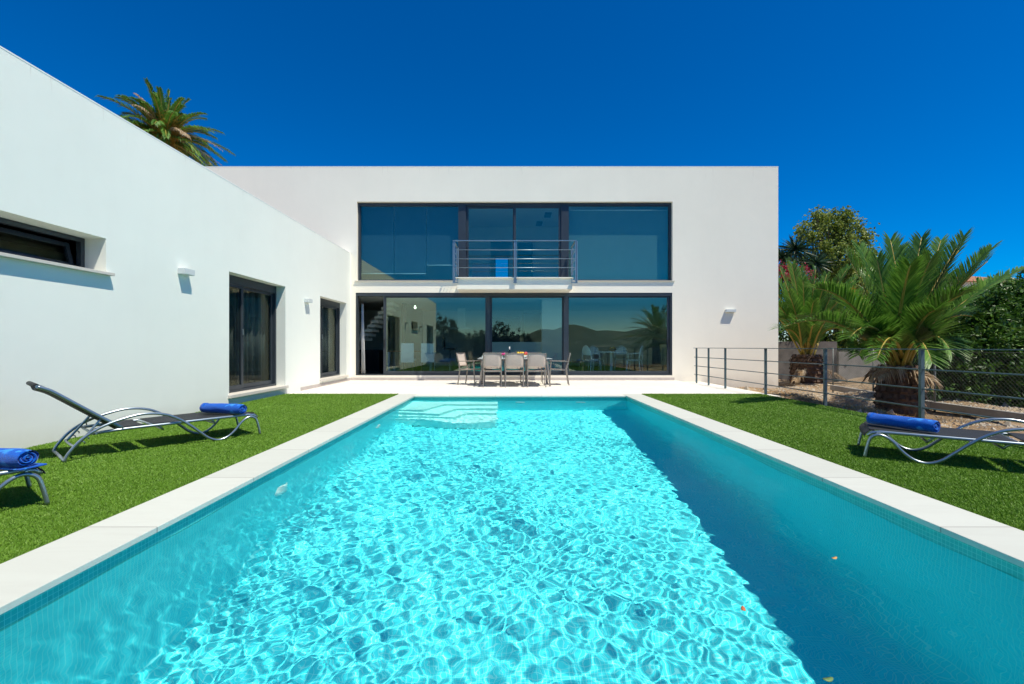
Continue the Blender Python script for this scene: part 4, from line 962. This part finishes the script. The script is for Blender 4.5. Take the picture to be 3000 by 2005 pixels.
# tall palm behind the wing
rg=np.random.default_rng(21); c=np.array([-15.15,20.,10.1]); fr3=[];old3=[]
for k in range(104):
    az=k*2.39996+rg.normal(0,.15); el=R(80-105*((k+.5)/104)**.8)+rg.normal(0,.08); Ln=2.1+.72*rg.random(); 
    d=np.array([math.cos(az)*math.cos(el),math.sin(az)*math.cos(el),math.sin(el)])
    tip=c+d*Ln+np.array([0,0,-.35-.5*math.cos(el)]); (old3 if (k>30 and k%8==4) else fr3).append((tuple(c+d*.15),tuple(tip),.35+.35*math.cos(el)))
palm((-15.15,20,-.3),10.1,.33,fr3,'tall date palm rising behind the flat roof of the wing',ll=.42,nl=52,old=old3,date=30,seed=5,droop=.5,lw=.028)
# loose olive-green tree
def lobesD(lst,Y,sc=None):
    k=Y/F; return [(P3(x,y,Y+dy),(r*k,r*k,r*k*.9)) for x,y,r,dy in lst]
grow_tree('broadleaf_tree',(18.6,26,-.3),lobesD([(1852,535,24,0),(1898,518,38,.5),(1948,545,40,0),(1978,592,24,.3),(1925,598,45,-.5),(1878,588,36,0),(1962,640,40,.2),(1900,655,44,0),(1990,640,22,0),(1870,500,14,0),(1930,500,18,0)],26),3300,.16,'tree','olive green broadleaf tree with open crown behind the palms','tree',clump=.75,trunk_r=.2,aspect=.6)
# spiky yucca heads
def spiky(name,base,heads,label):
    base=np.array(base,float); r=empty(name,tuple(base)); rg=np.random.default_rng(9); Vs=[];Fs=[];k=0; b=MB()
    for c_,rad in heads:
        q=np.array(c_)-base; b.tube([(0,0,-.1),tuple(q*np.array([.4,.4,.6])),tuple(q)],.08,7,rads=[.13,.09,.07]); n=150
        d=unit(rg.normal(0,1,(n,3))+np.array([0,0,.25])); s=unit(np.cross(d,rg.normal(0,1,(n,3)))); V=np.empty((n,4,3)); L_=rad*rg.uniform(.75,1.15,(n,1))
        V[:,0]=q-s*.02; V[:,1]=q+s*.02; V[:,2]=q+d*L_*.6+s*.022; V[:,3]=q+d*L_; V[:,3,2]-=.1*rad
        i=np.arange(n)[:,None]*4+k; Fs.append(np.concatenate([i,i+1,i+2,i+3],1)); Vs.append(V.reshape(-1,3)); k+=4*n
    npmesh('crown',np.concatenate(Vs),np.concatenate(Fs),M['spiky'],r); b.build('trunk',M['bark'],r); tag(r,label,'tree')
spiky('yucca_tree',(13.1,21,-.3),[(P3(1823,572,21),.85),(P3(1793,592,21),.75),(P3(1868,603,21),.75),(P3(1806,620,20.6),.6)],'dark spiky yucca beside the corner of the house')
# flowering shrubs and hedge mass at the back
grow_tree('flowering_shrub',(12.6,19.6,-.3),lobesD([(1795,650,45,0),(1832,655,38,.2),(1800,710,55,0),(1850,720,50,0)],19.6),3000,.12,'bush','crimson flowering shrub between the house corner and the palms','shrub',trunk_r=.07,extra=[('crimson_blossoms','pink',lobesD([(1792,640,34,-.4),(1831,634,26,-.4)],19.6),3600,.075)])
grow_tree('flowering_shrub',(14.6,20.2,-.3),lobesD([(1890,690,45,0),(1940,695,50,.2),(1985,705,45,0),(1910,750,60,0),(1970,755,60,0)],20.2),2600,.13,'tree','green shrub with a few orange flowers behind the palms','shrub',trunk_r=.07,extra=[('orange_blossoms','orangefl',lobesD([(1890,664,9,-.8),(1951,664,9,-.8)],20.2),5000,.08)])
grow_tree('garden_shrub',(17.6,21.5,-.3),lobesD([(2030,700,50,0),(2080,720,55,.2),(2130,715,50,0),(2050,760,60,0),(2120,770,60,0)],21.5),2400,.13,'bush','dark shrub behind the large feather palm','shrub',trunk_r=.08)
grow_tree('garden_shrub',(13.5,20.6,-.3),lobesD([(1795,765,40,0),(1840,785,38,0),(1900,795,42,0),(1970,800,42,0),(2030,800,42,0)],20.6),2600,.13,'bush','low dark shrub mass behind the garden wall','shrub',trunk_r=.06)
# big glossy citrus bush
grow_tree('citrus_bush',(12.0,11.3,-.35),lobesD([(2195,765,78,0),(2255,725,72,.3),(2310,700,74,.2),(2370,690,80,.2),(2115,808,45,-.3),(2180,840,66,-.3),(2250,830,80,-.6),(2330,800,95,-.5),(2410,770,100,0),(2330,880,70,-.6),(2420,880,90,-.4),(2250,790,90,.6),(2270,885,42,-.7),(2085,800,34,-.2),(2150,760,50,-.3),(2200,890,45,-.8),(2340,925,55,-.9)],11.3),10000,.115,'bush','large glossy dark green citrus bush behind the wire fence','bush',trunk_r=.09,clump=.42,shell=.45)
# ---- trees behind the camera (they show in the panes)
rg=np.random.default_rng(33); c=np.array([12.4,-9.5,2.2]); f4=[]
for k in range(44):
    az=k*2.39996; el=R(78-105*((k+.5)/44)); Ln=2.8; d=np.array([math.cos(az)*math.cos(el),math.sin(az)*math.cos(el),math.sin(el)]); f4.append((tuple(c+d*.1),tuple(c+d*Ln+np.array([0,0,-.4])),.5))
palm((12.4,-9.5,-1.3),2.1,.35,f4,'feather palm on the slope behind the camera, mirrored in the right pane',ll=.55,nl=34,seed=8)
def bt(x,y,top,r_,lb): 
    z0=gz(x,y); lob=[((x,y,top-r_),(r_,r_,r_)),((x+r_*.8,y,top-r_*1.5),(r_*.8,)*3),((x-r_*.8,y+.5,top-r_*1.6),(r_*.85,)*3),((x,y,top-r_*2.4),(r_*1.1,)*3)]
    grow_tree('garden_tree',(x,y,z0),lob,1500,.22,'farbush',lb,'tree','garden trees behind the camera',trunk_r=.15)
bt(-1.1,-20,3.6,1.3,'dark tree behind the camera, mirrored beside the kitchen counter'); bt(1.3,-22,2.6,1.2,'low dark tree behind the camera, mirrored below the hills'); bt(-7.5,-21,4.3,1.8,'round tree behind the camera, mirrored beside the wing'); bt(-3.4,-24,3.0,1.3,'pale tree behind the camera, mirrored in the left pane')
# ------------------------------------------------------------ garden structures
b=MB(); b.box(8.6,13.6,18.9,19.1,-.6,1.28); r=empty('garden_wall',(0,0,0)); b.build('wall_panel',M['concrete_shaded'],r)
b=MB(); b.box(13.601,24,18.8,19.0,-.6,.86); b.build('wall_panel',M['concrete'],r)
b=MB()
for x,z in ((PX(1937,18.8),PZ(838,18.8)),(PX(2010,18.8),PZ(845,18.8)),(PX(2018,18.8),PZ(845,18.8)),(PX(2045,18.8),PZ(833,18.8))): b.tube([(x,18.78,z),(x,18.802,z)],.045,8)
b.build('weep_hole',M['blackplastic'],r); tag(r,'stained grey concrete garden wall behind the palms','wall')
b=MB(); b.bar((9.02,5.0,-.2),(9.1,9.75,-.2),.14,.16); b.bar((9.1,9.75,-.2),(10.15,14.3,-.22),.14,.16); tag(b.build('kerb',M['concrete'],None,.01),'low concrete kerb under the wire fence','kerb')
r=empty('wire_fence',(0,0,0)); line=[(9.05,4.2),(9.1,9.74),(10.2,14.35),(11.6,14.2)]
FP=[(9.05,5.0),(9.08,7.4),(9.1,9.74),(9.75,12.2),(10.2,14.35),(11.6,14.2)]
for x,y in FP: q=MB(); q.tube([(x,y,-.4),(x,y,1.02)],.02,8); q.build('post',M['galv'],r)
b=MB()
for (x0,y0),(x1,y1) in zip(line,line[1:]):
    Ln=math.hypot(x1-x0,y1-y0); z0,z1=-.12,.95; st_=.075; k=-int((z1-z0)/st_)
    dx,dy=(x1-x0)/Ln,(y1-y0)/Ln
    while k*st_<Ln:
        for s in (1,-1):
            a0=k*st_; a1=a0+(z1-z0); za,zb=(z0,z1) if s>0 else (z1,z0)
            ta=max(0,-a0)/(z1-z0); tb=min(1,(Ln-a0)/(z1-z0))
            if tb>ta:
                p=(x0+dx*(a0+(a1-a0)*ta),y0+dy*(a0+(a1-a0)*ta),za+(zb-za)*ta); q_=(x0+dx*(a0+(a1-a0)*tb),y0+dy*(a0+(a1-a0)*tb),za+(zb-za)*tb); b.tube([p,q_],.0018,3,cap=False)
        k+=1
    b.tube([(x0,y0,z1),(x1,y1,z1)],.004,5)
b.build('wire_mesh',M['galv'],r); tag(r,'grey chain-link fence with thin posts behind the railing','fence')
# straw and pebbles
def scat(x0,x1,y0,y1,n,rg): x=rg.uniform(x0,x1,n); y=rg.uniform(y0,y1,n); z=np.array([gz(a,b_) for a,b_ in zip(x,y)]); return x,y,z
rg=np.random.default_rng(5); n=9000; x=rg.normal(6.85,.45,n); y=rg.normal(9.9,1.2,n); k=(x>6.0); x=x[k];y=y[k]; n=len(x); z=np.array([gz(a,b_) for a,b_ in zip(x,y)])+rg.uniform(.0,.03,n)
P=np.stack([x,y,z],-1); d=unit(rg.normal(0,1,(n,3))*np.array([1,1,.2])); s=np.cross(d,np.array([0,0,1.])); L_=rg.uniform(.05,.14,(n,1))
V=np.empty((n,4,3)); V[:,0]=P-s*.003;V[:,1]=P+s*.003;V[:,2]=P+d*L_+s*.003;V[:,3]=P+d*L_-s*.003; i=np.arange(n)[:,None]*4
tag(npmesh('straw',V.reshape(-1,3),np.concatenate([i,i+1,i+2,i+3],1),M['straw']),'orange-brown dry straw on the earth beyond the railing','straw',kind='stuff')
x,y,z=scat(6.1,11.5,6,17.5,5000,rg); n=len(x); base_=np.array([[1,0,0],[-.6,.8,0],[-.6,-.8,0],[0,0,.7]]); s_=rg.uniform(.012,.045,(n,1,1))*(1+2*(rg.random((n,1,1))>.985)); ang=rg.uniform(0,6.28,n); ca,sa=np.cos(ang),np.sin(ang)
bb_=np.broadcast_to(base_,(n,4,3)).copy()+rg.normal(0,.2,(n,4,3)); X_=bb_[:,:,0]*ca[:,None]-bb_[:,:,1]*sa[:,None]; Y_=bb_[:,:,0]*sa[:,None]+bb_[:,:,1]*ca[:,None]; V=np.stack([X_,Y_,bb_[:,:,2]],-1)*s_+np.stack([x,y,z],-1)[:,None,:]
i=np.arange(n)[:,None]*4; Fc=np.concatenate([np.concatenate([i,i+1,i+3],1),np.concatenate([i+1,i+2,i+3],1),np.concatenate([i+2,i,i+3],1)])
M['pebble']=leafmat('pale_pebble',[(.25,.2,.15),(.42,.36,.28),(.6,.54,.45)],.9,0,2,.2)
tag(npmesh('gravel',V.reshape(-1,3),Fc,M['pebble']),'pale stones scattered over the dry earth beyond the railing','gravel',kind='stuff')
# dry frond tuft by the small palm
# neighbour house
Y=42; r=empty('neighbour_house',(PX(2235,Y),Y,0)); x0,x1,zt,ze=-3.2,5.5,PZ(622,Y),PZ(646,Y)
b=MB(); b.box(x0+.4,x1-.4,0,6,-1,ze-.01); b.build('wall',M['plaster_warm'],r)
b=MB(); vs=[(x0,-.4,ze),(x1,-.4,ze),(x1,6.4,ze),(x0,6.4,ze),(x0+2.6,3,zt),(x1-2.6,3,zt)]; b.add(vs,[(0,1,5,4),(1,2,5),(2,3,4,5),(3,0,4),(3,2,1,0)])
b.build('roof',bands('terracotta_roof_tiles',(.22,.08,.035),(.45,.20,.10),'X',14),r); tag(r,'distant neighbouring house with terracotta tiled roof behind the palms','house')
